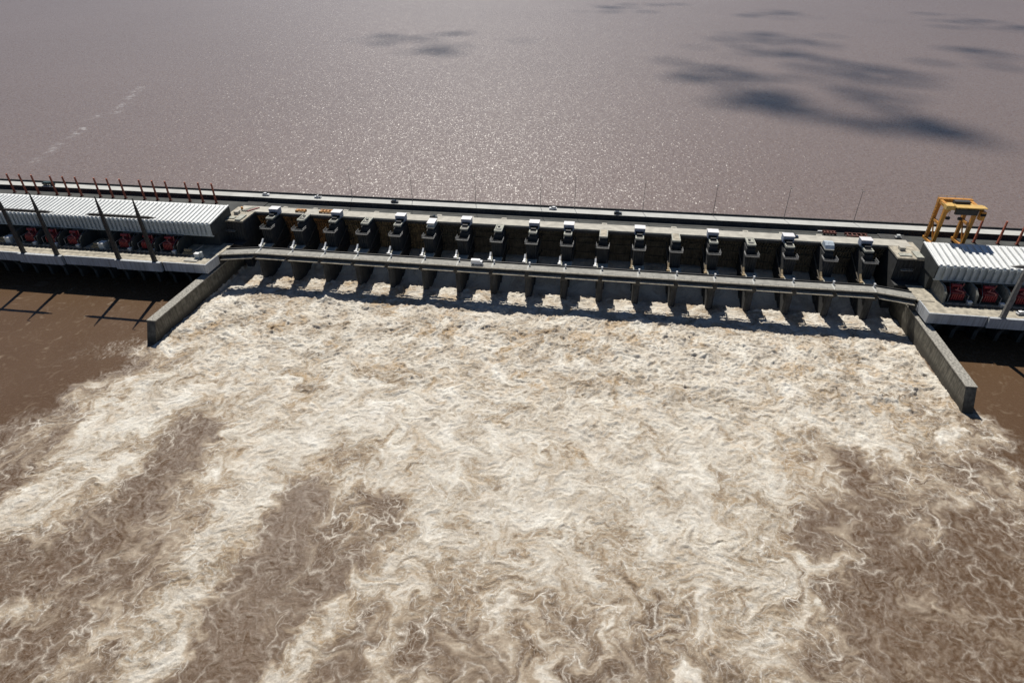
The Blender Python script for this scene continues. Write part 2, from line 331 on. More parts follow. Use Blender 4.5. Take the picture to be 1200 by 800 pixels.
def graded(lo, hi, fine_lo, fine_hi, step, far):
    c = list(np.arange(fine_lo, fine_hi, step)); s = step; x = c[-1]
    while x < hi: s = min(s * 1.35, far); x += s; c.append(x)
    s = step; x = c[0]; pre = []
    while x > lo: s = min(s * 1.35, far); x -= s; pre.append(x)
    return np.array(pre[::-1] + c, np.float32)
def sheet(name, xs, ys, zf, material, attr=None):
    nx, ny = len(xs), len(ys); gx, gy = np.meshgrid(xs, ys); z, cols = zf(gx, gy)
    co_ = np.stack([gx, gy, z], -1).reshape(-1, 3).astype(np.float32)
    i = np.arange(nx * ny).reshape(ny, nx)
    q = np.stack([i[:-1, :-1], i[:-1, 1:], i[1:, 1:], i[1:, :-1]], -1).reshape(-1, 4)
    me = bpy.data.meshes.new(name); me.vertices.add(nx * ny); me.vertices.foreach_set('co', co_.ravel())
    me.loops.add(q.size); me.loops.foreach_set('vertex_index', q.ravel().astype(np.int32))
    me.polygons.add(len(q)); me.polygons.foreach_set('loop_start', np.arange(0, q.size, 4, dtype=np.int32))
    me.polygons.foreach_set('use_smooth', np.ones(len(q), bool)); me.update(calc_edges=True)
    if cols is not None:
        a = me.color_attributes.new('foam', 'FLOAT_COLOR', 'POINT'); a.data.foreach_set('color', cols.reshape(-1, 4).astype(np.float32).ravel())
    if attr:
        a = me.attributes.new('drift', 'FLOAT_VECTOR', 'POINT'); a.data.foreach_set('vector', attr(gx, gy).reshape(-1, 3).astype(np.float32).ravel())
    me.materials.append(material)
    o = bpy.data.objects.new(name, me); COL.objects.link(o); return o

# river material: silty water body, foam cover, thick crests
wm = bpy.data.materials.new('river_water'); wm.use_nodes = True
n = wm.node_tree.nodes; L = wm.node_tree.links; b = n['Principled BSDF']
at = n.new('ShaderNodeAttribute'); at.attribute_name = 'foam'; sep = n.new('ShaderNodeSeparateColor'); L.new(at.outputs['Color'], sep.inputs[0])
geo = n.new('ShaderNodeNewGeometry')
def mixc(fac, a, bcol):
    m = n.new('ShaderNodeMix'); m.data_type = 'RGBA'
    if hasattr(fac, 'is_linked'): L.new(fac, m.inputs['Factor'])
    else: m.inputs['Factor'].default_value = fac
    for s_, v in (('A', a), ('B', bcol)):
        if hasattr(v, 'is_linked'): L.new(v, m.inputs[s_])
        else: m.inputs[s_].default_value = (*v, 1)
    return m.outputs['Result']
def math_(op, a, bb=None, cc=None, clamp=False):
    m = n.new('ShaderNodeMath'); m.operation = op; m.use_clamp = clamp
    for i, v in enumerate((a, bb, cc)):
        if v is None: continue
        if hasattr(v, 'is_linked'): L.new(v, m.inputs[i])
        else: m.inputs[i].default_value = v
    return m.outputs[0]
fn = n.new('ShaderNodeTexNoise'); fn.inputs['Scale'].default_value = .75; fn.inputs['Detail'].default_value = 6; fn.inputs['Roughness'].default_value = .7; fn.inputs['Distortion'].default_value = 1.2
L.new(geo.outputs['Position'], fn.inputs['Vector'])
ln = n.new('ShaderNodeTexNoise'); ln.inputs['Scale'].default_value = .03; ln.inputs['Detail'].default_value = 4; L.new(geo.outputs['Position'], ln.inputs['Vector'])
jit = math_('MULTIPLY_ADD', fn.outputs['Fac'], .75, -.375)
foam = math_('ADD', sep.outputs[0], math_('MULTIPLY', jit, math_('MULTIPLY', math_('SUBTRACT', 1.05, sep.outputs[0]), math_('ADD', sep.outputs[0], .12))), None, True)
dr = n.new('ShaderNodeAttribute'); dr.attribute_name = 'drift'
def lace_net(scale, width, nscale, lo, hi, warp, sq):
    """broken net of foam lines round drifting cells"""
    wn = n.new('ShaderNodeTexNoise'); wn.inputs['Scale'].default_value = nscale * 2.2; wn.inputs['Detail'].default_value = 3; L.new(dr.outputs['Vector'], wn.inputs['Vector'])
    ad = n.new('ShaderNodeVectorMath'); ad.operation = 'MULTIPLY_ADD'; L.new(wn.outputs['Color'], ad.inputs[0]); ad.inputs[1].default_value = (warp, warp, 0); L.new(dr.outputs['Vector'], ad.inputs[2])
    mp_ = n.new('ShaderNodeMapping'); mp_.inputs['Scale'].default_value = (1, sq, 1); L.new(ad.outputs[0], mp_.inputs['Vector'])
    v = n.new('ShaderNodeTexVoronoi'); v.voronoi_dimensions = '2D'; v.feature = 'DISTANCE_TO_EDGE'; v.inputs['Scale'].default_value = scale; L.new(mp_.outputs[0], v.inputs['Vector'])
    line = n.new('ShaderNodeMapRange'); line.interpolation_type = 'LINEAR'; line.inputs['From Min'].default_value = 0; line.inputs['From Max'].default_value = width; line.inputs['To Min'].default_value = 1; line.inputs['To Max'].default_value = 0; L.new(v.outputs['Distance'], line.inputs['Value'])
    br = n.new('ShaderNodeTexNoise'); br.inputs['Scale'].default_value = nscale; br.inputs['Detail'].default_value = 4; L.new(geo.outputs['Position'], br.inputs['Vector'])
    bm = n.new('ShaderNodeMapRange'); bm.inputs['From Min'].default_value = lo; bm.inputs['From Max'].default_value = hi; L.new(br.outputs['Fac'], bm.inputs['Value'])
    return math_('MULTIPLY', math_('POWER', line.outputs[0], 2.2), bm.outputs[0])
n1 = lace_net(.125, .17, .10, .40, .64, 4.2, .85); n2 = lace_net(.29, .20, .17, .40, .64, 2.2, .85); n3 = lace_net(.62, .26, .3, .38, .62, 1.2, .9)
cover = at.outputs['Alpha']
hi = math_('MULTIPLY_ADD', cover, 2.2, -.55, True)
net = math_('MAXIMUM', n1, math_('MAXIMUM', math_('MULTIPLY', n2, math_('MULTIPLY_ADD', hi, .43, .50)), math_('MULTIPLY', n3, math_('MULTIPLY_ADD', hi, .55, .08))))
gr = n.new('ShaderNodeTexNoise'); gr.inputs['Scale'].default_value = 1.15; gr.inputs['Detail'].default_value = 5; gr.inputs['Roughness'].default_value = .75; gr.inputs['Distortion'].default_value = .8; L.new(geo.outputs['Position'], gr.inputs['Vector'])
net = math_('MULTIPLY', net, math_('MULTIPLY_ADD', cover, 2.1, -.10, True))
net = math_('MULTIPLY', net, math_('MULTIPLY_ADD', gr.outputs['Fac'], 3.4, -.95, True))
foam = math_('ADD', foam, math_('MULTIPLY', math_('MULTIPLY_ADD', gr.outputs['Fac'], 1.5, -.75), math_('MULTIPLY_ADD', foam, .55, .03)), None, True)
cl = n.new('ShaderNodeTexVoronoi'); cl.voronoi_dimensions = '2D'; cl.feature = 'F1'; cl.inputs['Scale'].default_value = .075; cl.inputs['Randomness'].default_value = 1
cw = n.new('ShaderNodeVectorMath'); cw.operation = 'MULTIPLY_ADD'; L.new(ln.outputs['Color'], cw.inputs[0]); cw.inputs[1].default_value = (14, 14, 0); L.new(dr.outputs['Vector'], cw.inputs[2]); L.new(cw.outputs[0], cl.inputs['Vector'])
foam = math_('MULTIPLY', foam, math_('MULTIPLY_ADD', cl.outputs['Distance'], .38, .82), None, True)
fk = n.new('ShaderNodeMapRange'); fk.inputs['From Min'].default_value = .60; fk.inputs['From Max'].default_value = .70; L.new(gr.outputs['Fac'], fk.inputs['Value'])
fleck = math_('MULTIPLY', math_('MULTIPLY', fk.outputs[0], fn.outputs['Fac']), math_('MULTIPLY', cover, 1.3, None, True))
net = math_('MAXIMUM', net, math_('MULTIPLY', fleck, 1.1, None, True))
foam = math_('MAXIMUM', foam, math_('MULTIPLY', net, .84))
brown = mixc(ln.outputs['Fac'], (.082, .046, .023), (.116, .070, .038))
tan_ = mixc(math_('MULTIPLY', foam, 2.0, None, True), brown, (.32, .245, .165))
milk = mixc(math_('MULTIPLY_ADD', foam, 2.0, -1.0, True), tan_, (.72, .675, .585))
boily = mixc(math_('MULTIPLY', sep.outputs[1], math_('MULTIPLY_ADD', fn.outputs['Fac'], .9, .25), None, True), milk, (.40, .265, .13))
thick = mixc(math_('MAXIMUM', math_('MULTIPLY', sep.outputs[2], foam), math_('MULTIPLY', net, .68)), boily, (.88, .86, .80))
L.new(thick, b.inputs['Base Color'])
b.inputs['Specular IOR Level'].default_value = .45; b.inputs['IOR'].default_value = 1.33
L.new(math_('MULTIPLY_ADD', foam, 1.1, .27, True), b.inputs['Roughness'])
bp = n.new('ShaderNodeBump'); bp.inputs['Distance'].default_value = .85; L.new(math_('MULTIPLY_ADD', cover, .80, .24, True), bp.inputs['Strength']); L.new(math_('ADD', math_('MULTIPLY', fn.outputs['Fac'], .55), math_('MULTIPLY', gr.outputs['Fac'], .5)), bp.inputs['Height']); L.new(bp.outputs[0], b.inputs['Normal'])

DRX, DRY = (bx2 - GX) * CELL * .55, (by2 - GY) * CELL * .55
def river_z(gx, gy):
    ux = (gx - X0) / CELL; uy = (gy - Y0) / CELL
    fo, bo, th = samp(FO, ux, uy), samp(BO, ux, uy), samp(TH, ux, uy)
    z = samp(HT, ux, uy)
    far = (gx < -415) | (gx > 395) | (gy < -355) | (gy > 45)
    fade = np.clip(np.maximum(np.maximum(-400 - gx, gx - 380), -340 - gy) / 60, 0, 1)
    z = np.where(far, .05 * samp(hump, ux, uy), z)
    fo = fo * (1 - .8 * fade); th = th * (1 - fade)
    return z, np.stack([fo, bo, th, np.clip(samp(DD, ux, uy), 0, 1) * (1 - fade) * (1 - samp(SM, ux, uy))], -1)
def drift(gx, gy):
    ux = (gx - X0) / CELL; uy = (gy - Y0) / CELL
    return np.stack([gx + samp(DRX, ux, uy), gy + samp(DRY, ux, uy), gx * 0], -1)
xs = graded(-6000, 6000, -285, 262, .45, 400)
ys = np.concatenate([graded(-8000, -240, -240, -150, .40, 500)[:-1], np.arange(-150, 40.1, .5)])
ys = np.unique(ys[ys <= 40.1])
tag(sheet('tailwater', xs, ys, river_z, wm, drift), 'brown river churned into cream foam below the spillway gates', kind='structure')

# reservoir
rm = bpy.data.materials.new('reservoir_water'); rm.use_nodes = True
n = rm.node_tree.nodes; L = rm.node_tree.links; b = n['Principled BSDF']
geo = n.new('ShaderNodeNewGeometry')
ln = n.new('ShaderNodeTexNoise'); ln.inputs['Scale'].default_value = .004; ln.inputs['Detail'].default_value = 5; L.new(geo.outputs['Position'], ln.inputs['Vector'])
fl = n.new('ShaderNodeAttribute'); fl.attribute_name = 'foam'; sepf = n.new('ShaderNodeSeparateColor'); L.new(fl.outputs['Color'], sepf.inputs[0])
base = mixc(ln.outputs['Fac'], (.156, .116, .101), (.186, .141, .125))
sn = n.new('ShaderNodeTexNoise'); sn.inputs['Scale'].default_value = .11; sn.inputs['Detail'].default_value = 5; sn.inputs['Roughness'].default_value = .7; L.new(geo.outputs['Position'], sn.inputs['Vector'])
L.new(mixc(math_('MULTIPLY', sepf.outputs[0], math_('MULTIPLY_ADD', sn.outputs['Fac'], 8.0, -3.9, True), None, True), base, (.75, .74, .72)), b.inputs['Base Color'])
b.inputs['Specular IOR Level'].default_value = .40; b.inputs['Roughness'].default_value = .36; b.inputs['IOR'].default_value = 1.33
w1 = n.new('ShaderNodeTexNoise'); w1.inputs['Scale'].default_value = .36; w1.inputs['Detail'].default_value = 2.5; w1.inputs['Roughness'].default_value = .55; w1.inputs['Distortion'].default_value = .4
mp = n.new('ShaderNodeMapping'); mp.inputs['Rotation'].default_value = (0, 0, .35); mp.inputs['Scale'].default_value = (.8, 1.25, 1); L.new(geo.outputs['Position'], mp.inputs['Vector']); L.new(mp.outputs[0], w1.inputs['Vector'])
bp = n.new('ShaderNodeBump'); bp.inputs['Strength'].default_value = 1.0; bp.inputs['Distance'].default_value = .5; L.new(w1.outputs['Fac'], bp.inputs['Height'])
# every wavelet facet leans its own way: this breaks the sun into separate glints
vo = n.new('ShaderNodeTexVoronoi'); vo.inputs['Scale'].default_value = 1.0; vm = n.new('ShaderNodeMapping'); vm.inputs['Scale'].default_value = (1.6, .62, .3); vm.inputs['Rotation'].default_value = (0, 0, .12)
L.new(geo.outputs['Position'], vm.inputs['Vector']); L.new(vm.outputs[0], vo.inputs['Vector'])
def vec(op, a, bb):
    m = n.new('ShaderNodeVectorMath'); m.operation = op
    for i, v in enumerate((a, bb)):
        if hasattr(v, 'is_linked'): L.new(v, m.inputs[i])
        elif v is not None: m.inputs[i].default_value = v
    return m.outputs[0]
c_ = vec('MULTIPLY_ADD', vo.outputs['Color'], (2, 2, 0)); c_.node.inputs[2].default_value = (-1, -1, 0)
c3 = vec('MULTIPLY', c_, vec('ABSOLUTE', c_, None)); tilt = vec('MULTIPLY', c3, (.22, .22, 0))
nrm = vec('NORMALIZE', vec('ADD', bp.outputs[0], tilt), None); L.new(nrm, b.inputs['Normal'])
ZR = 25.5
def res_z(gx, gy):
    s = np.zeros_like(gx)
    for (a, bb, ww, am) in ((unp(88, 158, ZR), unp(98, 150, ZR), 3.5, .5), (unp(106, 140, ZR), unp(116, 134, ZR), 3, .4), (unp(135, 132, ZR), unp(165, 102, ZR), 4, .3), (unp(40, 190, ZR), unp(90, 155, ZR), 2.5, .25)):
        dx, dy = bb[0] - a[0], bb[1] - a[1]; l2 = dx * dx + dy * dy
        t = np.clip(((gx - a[0]) * dx + (gy - a[1]) * dy) / l2, 0, 1)
        d = np.hypot(gx - a[0] - t * dx, gy - a[1] - t * dy); s = np.maximum(s, am * np.exp(-(d / ww) ** 2))
    return np.full_like(gx, ZR), np.stack([s, s * 0, s * 0, s * 0 + 1], -1)
tag(sheet('reservoir', graded(-30000, 30000, -560, -300, 4, 3000), np.concatenate([[62.9], graded(70, 40000, 70, 470, 4, 3000)[0:]]), res_z, rm), 'broad brown reservoir glittering in the sun', kind='structure')

# ------------------------------------------------------------------ dam body and crest
mb = MB()
for x0, x1 in ((-460, XL - 4), (XR + 4, 360)): mb.box(x0, x1, 26.2, 63, -12, 27.5)
mb.box(XL - 4, XR + 4, 50, 63, -12, 27.5); mb.box(XL - 4, XR + 4, 41, 50, -12, 5)
tag(mb.build('dam_wall', M['conc']), 'concrete dam body between reservoir and tailwater', kind='structure')

mb = MB()
for x0, x1 in ((-460, XL - 6.05), (XR + 6.05, 360)): mb.box(x0, x1, 26.3, 53.48, 27.502, 27.62)
tag(mb.build('runway', M['runway']), 'dark asphalt runway behind the powerhouses', kind='structure')
road = tag(put('crest_road', None), 'pale concrete road along the dam crest', kind='structure')
sl_me = MB().box(.012, 19.988, 53.8, 62, 29.2, 30).mesh('road_slab', M['road'])
face_me = MB().box(.02, 19.98, 53.5, 53.8, 27.4, 30.3).mesh('kerb_wall', M['pier'])
par_me = MB().box(.02, 19.98, 62, 62.5, 29, 30.9).box(.02, 19.98, 61.93, 62.57, 30.9, 31.02).mesh('parapet', M['pier'])
for k in range(-23, 18):
    put('road_slab', sl_me, road, (k * 20 - .0, 0, 0)); put('kerb_wall', face_me, road, (k * 20, 0, 0)); put('parapet', par_me, road, (k * 20, 0, 0))

svc = tag(put('service_deck', None), 'pale service deck above the spillway gates', kind='structure')
edges = [XL - 6] + [x for x in PX] + [XR + 6]
ru_me = {}
for i in range(19):
    x0, x1 = edges[i], edges[i + 1]; wd = x1 - x0
    MB().box(.012, wd - .012, 33.8, 42.2, 28.1, 29).build('deck_slab', M['deck'], svc, (x0, 0, 0))
    MB().box(.05, wd - .05, 33.9, 34.9, 26.6, 28.1).build('edge_girder', M['dark'], svc, (x0, 0, 0))
    MB().box(.02, wd - .02, 42.22, 53.48, 27, 27.6).build('runway_slab', M['runway'], svc, (x0, 0, 0))
    mb = MB()
    for yy in (44.0, 49.2): mb.box(.0, wd, yy, yy + .18, 27.6, 27.78)
    mb.build('crane_rail', M['dark'], svc, (x0, 0, 0))
for i, x in enumerate(PX):
    MB().box(-1.5, 1.5, 44.6, 46.8, 27.6, 27.9).box(-1.0, 1.0, 45.0, 46.4, 27.9, 28.1).build('slot_cover', M['deck'], svc, (x, 0, 0))

# ------------------------------------------------------------------ tailrace bridge
br = thing('road_bridge', 'long low concrete road bridge across the front of the gate piers', 'bridge')
def bridge_span(x0, x1, ya0, ya1):
    """one span between two piers; ya0 and ya1 are the front edge at either end"""
    d = .03
    def q(y0, y1, z0, z1): return MB().prism_z([(x0 + d, ya0 + y0), (x1 - d, ya1 + y0), (x1 - d, ya1 + y1), (x0 + d, ya0 + y1)], z0, z1)
    q(0, 7.4, 16.62, 17).build('deck_span', M['bridgedeck'], br)
    q(.9, 1.6, 14.6, 16.615).build('girder', M['pier'], br); q(5.6, 6.4, 14.6, 16.615).build('girder', M['pier'], br)
    MB().prism_z([(x0 + 1.1, ya0 - 2.3), (x1 - 1.1, ya1 - 2.3), (x1 - 1.1, ya1 + .5), (x0 + 1.1, ya0 + .5)], 14.75, 15.05).build('lower_walkway', M['deckwarm'], br)
    q(0, .35, 17, 17.28).build('kerb', M['deckwarm'], br)
    q(7.41, 7.8, 16.2, 17.7).build('parapet', M['dark'], br)
    k = q(8.9, 9.4, 16.2, 16.75).build('pipe_trough', M['conc'], br)
    m2 = MB(); nseg = 5
    for i in range(nseg + 1):
        t = i / nseg; x = x0 + (x1 - x0) * t; y = ya0 + (ya1 - ya0) * t
        m2.box(x - .05, x + .05, y + .1, y + .2, 17.28, 18.25)
    for zz in (17.75, 18.22): m2.tube((x0, ya0 + .15, zz), (x1, ya1 + .15, zz), .045, n=4)
    m2.build('handrail', M['rail'], br)
bx_edges = [XL + .6] + PX + [XR - .6]
for i in range(19):
    a = -3.6 if i == 0 else (.9 if 1 <= i else 0); bq = -3.8 if i == 18 else .9
    bridge_span(bx_edges[i], bx_edges[i + 1], a, bq)
jm = MB().box(-.45, .45, .0, 6.9, 17.0, 17.015).mesh('expansion_joint', M['road'])
for x in PX: put('expansion_joint', jm, br, (x, .9 + .4, 0))
pm = MB().box(-.3, .3, -.3, .3, 17.0, 18.5).box(-.45, .45, -.45, .45, 18.5, 18.9).mesh('marker_post', M['carwhite'])
for x in PX: put('marker_post', pm, br, (x + .6, 7.5, 0))

# ------------------------------------------------------------------ gate piers
HOUSE = {0, 2, 4, 6, 8, 9, 11, 13, 15, 17}; CABIN = {5}; TARP = {16}
def nose(wd, y0, y1, ch):
    h = wd / 2; return [(-h + ch, y0), (h - ch, y0), (h, y0 + ch * 1.2), (h, y1), (-h, y1), (-h, y0 + ch * 1.2)]
pb = {}
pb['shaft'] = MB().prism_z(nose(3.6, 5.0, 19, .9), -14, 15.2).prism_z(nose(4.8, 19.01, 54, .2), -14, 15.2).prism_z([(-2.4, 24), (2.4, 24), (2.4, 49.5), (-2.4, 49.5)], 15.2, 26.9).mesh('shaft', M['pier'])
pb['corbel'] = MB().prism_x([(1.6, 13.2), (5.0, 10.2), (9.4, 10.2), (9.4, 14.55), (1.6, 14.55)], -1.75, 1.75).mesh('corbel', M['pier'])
m_ = MB().prism_z([(-2.6, 19.0), (2.6, 19.0), (2.6, 19.4), (-2.6, 19.4)], 15.21, 24.98, [(-3.0, 18.6), (3.0, 18.6), (3.0, 19.0), (-3.0, 19.0)])
for q_ in (-1, 1):                      # open shaft: front wall and two side walls
    x0_, x1_ = sorted((q_ * 2.6, q_ * 2.25)); y0_, y1_ = sorted((q_ * 3.0, q_ * 2.65))
    m_.prism_z([(x0_, 19.41), (x1_, 19.41), (x1_, 23.98), (x0_, 23.98)], 15.21, 24.98, [(y0_, 19.01), (y1_, 19.01), (y1_, 23.98), (y0_, 23.98)])
for i in range(5):                      # fluted front of the hoist tower
    x = -2.2 + i * 1.1
    m_.prism_z([(x - .2, 18.5), (x + .2, 18.5), (x + .2, 18.98), (x - .2, 18.98)], 15.4, 24.7, [(x * 1.15 - .2, 18.1), (x * 1.15 + .2, 18.1), (x * 1.15 + .2, 18.58), (x * 1.15 - .2, 18.58)])
pb['fluted_tower'] = m_.mesh('fluted_tower', M['pier'])
m_ = MB()
m_.box(-3.7, 3.7, 17.4, 18.0, 25.0, 25.2).box(-3.7, -3.15, 18.01, 23.0, 25.0, 25.2).box(3.15, 3.7, 18.01, 23.0, 25.0, 25.2)
pb['walkway'] = m_.mesh('walkway', M['dark'])
m_ = MB()
for zz in (25.75, 26.25):
    for a, c in (((-3.6, 23.0), (-3.6, 18.0)), ((-3.6, 18.0), (-3.0, 17.45)), ((-3.0, 17.45), (3.0, 17.45)), ((3.0, 17.45), (3.6, 18.0)), ((3.6, 18.0), (3.6, 23.0))):
        m_.tube((*a, zz), (*c, zz), .1, n=5)
for a in ((-3.6, 22.9), (-3.6, 20.5), (-3.6, 18.0), (-3.0, 17.45), (-1.0, 17.45), (1.0, 17.45), (3.0, 17.45), (3.6, 18.0), (3.6, 20.5), (3.6, 22.9)):
    m_.tube((*a, 25.2), (*a, 26.28), .07, n=4)
pb['walkway_rail'] = m_.mesh('walkway_rail', M['rail'])
pb['bearing_slab'] = MB().box(-3.4, 3.6, 11.0, 18.0, 15.25, 15.7).box(2.4, 3.6, 11.4, 17.6, 15.7, 16.1).mesh('bearing_slab', M['platform'])
pb['sunlit_trunnion'] = MB().prism_x([(13.4, 15.7), (16.6, 15.7), (18.6, 18.3), (18.1, 18.7), (15.8, 17.0), (13.4, 16.2)], -3.8, -2.9).box(-4.3, -2.5, 13.2, 14.3, 15.72, 16.3).mesh('sunlit_trunnion', M['carwhite'])  # white colour stands for sunlight falling on the trunnion
pb['sunlit_trunnion_tan'] = MB().prism_x([(13.4, 15.7), (16.6, 15.7), (18.6, 18.3), (18.1, 18.7), (15.8, 17.0), (13.4, 16.2)], -3.8, -2.9).box(-4.3, -2.5, 13.2, 14.3, 15.72, 16.3).mesh('sunlit_trunnion', M['tan'])  # tan copy: sunlight on the right-hand trunnions, put into the colour
pb['platform'] = MB().box(-2.3, 2.3, 24.2, 33.98, 28.45, 28.9).mesh('platform', M['platform'])
pb['platform_beam'] = MB().box(-1.8, 1.8, 25.2, 33.97, 26.9, 28.44).mesh('platform_beam', M['pier'])
pb['platform_kerb'] = MB().box(-2.3, -1.75, 24.25, 33.9, 28.9, 29.35).box(1.75, 2.3, 24.25, 33.9, 28.9, 29.35).box(-1.75, 1.75, 24.2, 24.8, 28.9, 29.3).mesh('platform_kerb', M['platform'])
pb['hoist_machine'] = MB().box(-1.3, 1.3, 31.2, 33.8, 28.9, 30.4).tube((-1.5, 28.3, 29.7), (1.5, 28.3, 29.7), .7, n=8).box(-1.5, 1.5, 25.2, 27.2, 28.9, 29.15).mesh('hoist_machine', M['dark'])
# open-fronted hoist house: two side walls, back, lintel, overhanging white roof
pb['house_wall'] = MB().box(-2.9, -2.35, 30.6, 35.2, 28.9, 32.3).box(2.35, 2.9, 30.6, 35.2, 28.9, 32.3).box(-2.35, 2.35, 34.5, 35.2, 28.9, 32.3).box(-2.35, 2.35, 30.6, 31.0, 30.7, 32.3).mesh('house_wall', M['hoist'])
pb['roof'] = MB().prism_x([(30.6, 32.3), (35.6, 32.3), (35.6, 32.5), (33.0, 32.65), (30.6, 32.5)], -3.0, 3.0).mesh('roof', M['hoistroof'])
m_ = MB().box(-2.0, 2.0, 25.6, 32.2, 28.9, 31.0); pb['cabin'] = m_.mesh('cabin', M['cab'])
pb['cabin_roof'] = MB().prism_x([(25.2, 31.0), (32.7, 31.0), (32.7, 31.3), (25.2, 31.25)], -2.3, 2.3).mesh('cabin_roof', M['hoistroof'])
pb['tarp'] = MB().prism_x([(24.6, 28.95), (31.6, 28.95), (31.0, 31.0), (28.4, 31.6), (26.0, 30.6)], -2.2, 2.4).mesh('tarp', M['blue'])
pb['hatch'] = MB().box(-1.4, 1.4, 26.5, 28.2, 28.9, 29.15).box(-1.0, .2, 30.0, 31.4, 28.9, 29.5).mesh('hatch', M['dark'])
pb['tan_deck'] = MB().box(-1.74, 1.74, 24.81, 33.8, 28.9, 29.3).mesh('cover_slab', M['deckwarm'])
for i, x in enumerate(PX):
    what = ('with white roofed open hoist house' if i in HOUSE else 'topped by small pale cabin' if i in CABIN else 'with blue white tarpaulin on top' if i in TARP else
            'with flat tan covered platform' if i in (10, 12) else 'with open kerbed platform and no house')
    t = thing('gate_pier', f'gate pier {what}, {nth(i, 18)} in the row', 'pier', (x, 0, 0), 0, 'piers between the spillway gates')
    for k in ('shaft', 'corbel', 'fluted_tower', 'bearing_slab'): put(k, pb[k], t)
    wk = put('walkway', pb['walkway'], t); put('walkway_rail', pb['walkway_rail'], wk)
    put('sunlit_trunnion', pb['sunlit_trunnion_tan' if i >= 11 else 'sunlit_trunnion'], t)
    pl = put('platform', pb['platform'], t); put('platform_beam', pb['platform_beam'], pl)
    if i not in TARP: put('platform_kerb', pb['platform_kerb'], pl)
    if i in HOUSE:
        h = put('hoist_house', pb['house_wall'], t); put('roof', pb['roof'], h); put('hoist_machine', pb['hoist_machine'], h)
    elif i in CABIN:
        h = put('cabin', pb['cabin'], t); put('roof', pb['cabin_roof'], h)
    elif i in TARP: put('tarpaulin', pb['tarp'], t)
    elif i in (10, 12): put('cover_slab', pb['tan_deck'], t)
    else: put('hatch', pb['hatch'], t)

# ------------------------------------------------------------------ radial gates
GC, GR = (20.0, 14.0), 20.0
def arc_pts(r_, a0, a1, nn): return [(GC[0] + r_ * math.cos(math.radians(a0 + (a1 - a0) * k / nn)), GC[1] + r_ * math.sin(math.radians(a0 + (a1 - a0) * k / nn))) for k in range(nn + 1)]
def band(m_, ri, ro, a0, a1, x0, x1, nn=8): m_.prism_x(arc_pts(ro, a0, a1, nn) + arc_pts(ri, a0, a1, nn)[::-1], x0, x1)
HW = 7.55
def gate_meshes(mt):
    d = {}
    for nm, a0, a1 in (('lower', -18, 12.0), ('upper', 12.2, 38)):
        m_ = MB(); band(m_, 19.7, 20, a0, a1, -HW, HW); d['skin_' + nm] = m_.mesh('skin_plate', mt)
    m_ = MB()
    for k in range(10):
        x = -HW + .5 + k * (2 * HW - 1.0) / 9; band(m_, 18.9, 19.7, -17.5, 11.4, x - .2, x + .2, 6); band(m_, 18.9, 19.7, 13.0, 37.5, x - .2, x + .2, 5)
    d['rib'] = m_.mesh('rib', mt)
    for nm, a in (('a', -6), ('b', 12), ('c', 27)):
        m_ = MB(); band(m_, 18.55, 18.88, a - .9, a + .9, -HW + .2, HW - .2, 1); d['girder_' + nm] = m_.mesh('girder', mt)
    for s_, nm in ((-1, 'l'), (1, 'r')):
        for a, q in ((-6, 'lo'), (27, 'hi')):
            x1 = s_ * (HW - 1.6); e = (GC[0] + 18.3 * math.cos(math.radians(a)), GC[1] + 18.3 * math.sin(math.radians(a)))
            d['arm_' + nm + q] = MB().bar((s_ * (HW - .5), GC[0] - 1.5, GC[1]), (x1, e[0], e[1]), .55, .9).mesh('arm', M['arm'])
    return d
GM = {0: gate_meshes(M['gateorange']), 1: gate_meshes(M['gatemid']), 2: gate_meshes(M['gate'])}
gx_ = [(edges_a + edges_b) / 2 for edges_a, edges_b in zip([XL + 2.5] + PX, PX + [XR - 2.5])]
for i, x in enumerate(gx_):
    kind = 0 if i < 3 else 1 if i < 6 else 2
    lab = ('orange ribbed radial gate' if kind == 0 else 'brown black ribbed radial gate' if kind == 2 else 'mid brown ribbed radial gate')
    t = thing('radial_gate', f'{lab} under the service deck, {nth(i, 19)} in row', 'sluice gate', (x, 0, 0), 0, 'radial gates of the spillway')
    for k, me in GM[kind].items():
        if k == 'rib': tag(put('rib', me, t), kind='stuff')
        else: put(me.name.split('.')[0], me, t)

# ------------------------------------------------------------------ abutments
def abutment(xc, s_, label):
    """s_ = -1 left end, +1 right end; fluted face towards the river"""
    t = thing('abutment_tower', label, 'tower', (xc, 0, 0), 0, 'end towers of the spillway')
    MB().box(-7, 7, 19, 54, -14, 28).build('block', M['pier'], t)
    m2 = MB()
    for k in range(8): m2.box(-6.6 + k * 1.8, -5.9 + k * 1.8, 18.5, 18.98, 16, 27.6)
    tag(m2.build('flute', M['pier'], t), kind='stuff')
    MB().box(-7.2, 7.2, 18.6, 40, 28.02, 28.9).build('top_slab', M['deckwarm'], t)
    m2 = MB().box(-5.5, .5, 21, 24, 28.9, 29.4).box(2, 5.6, 19.2, 27, 28.9, 29.6); m2.build('stair_hatch', M['platform'], t)
    MB().box(-3.4, -.6, 28, 31, 28.9, 30.6).build('shed', M['deck'], t)
    MB().box(-4.4, 1.5, 17, 18.4, 22.4, 22.7).build('walkway', M['rail'], t)
    m2 = MB().tube((-4.3, 17.05, 23.7), (1.4, 17.05, 23.7), .09)
    for k in range(4): m2.tube((-4.3 + 1.9 * k, 17.05, 22.7), (-4.3 + 1.9 * k, 17.05, 23.7), .07)
    m2.build('walkway_rail', M['rail'], t)
    MB().box(-7, 7, 12.5, 18.99, 8, 16.2).build('bearing_shelf', M['pier'], t)
    return t
abutment(XL - 1.5, -1, 'dark fluted concrete tower ending the gate row beside the left powerhouse')
abutment(XR + 1.5, 1, 'dark fluted concrete tower ending the gate row beside the yellow crane')

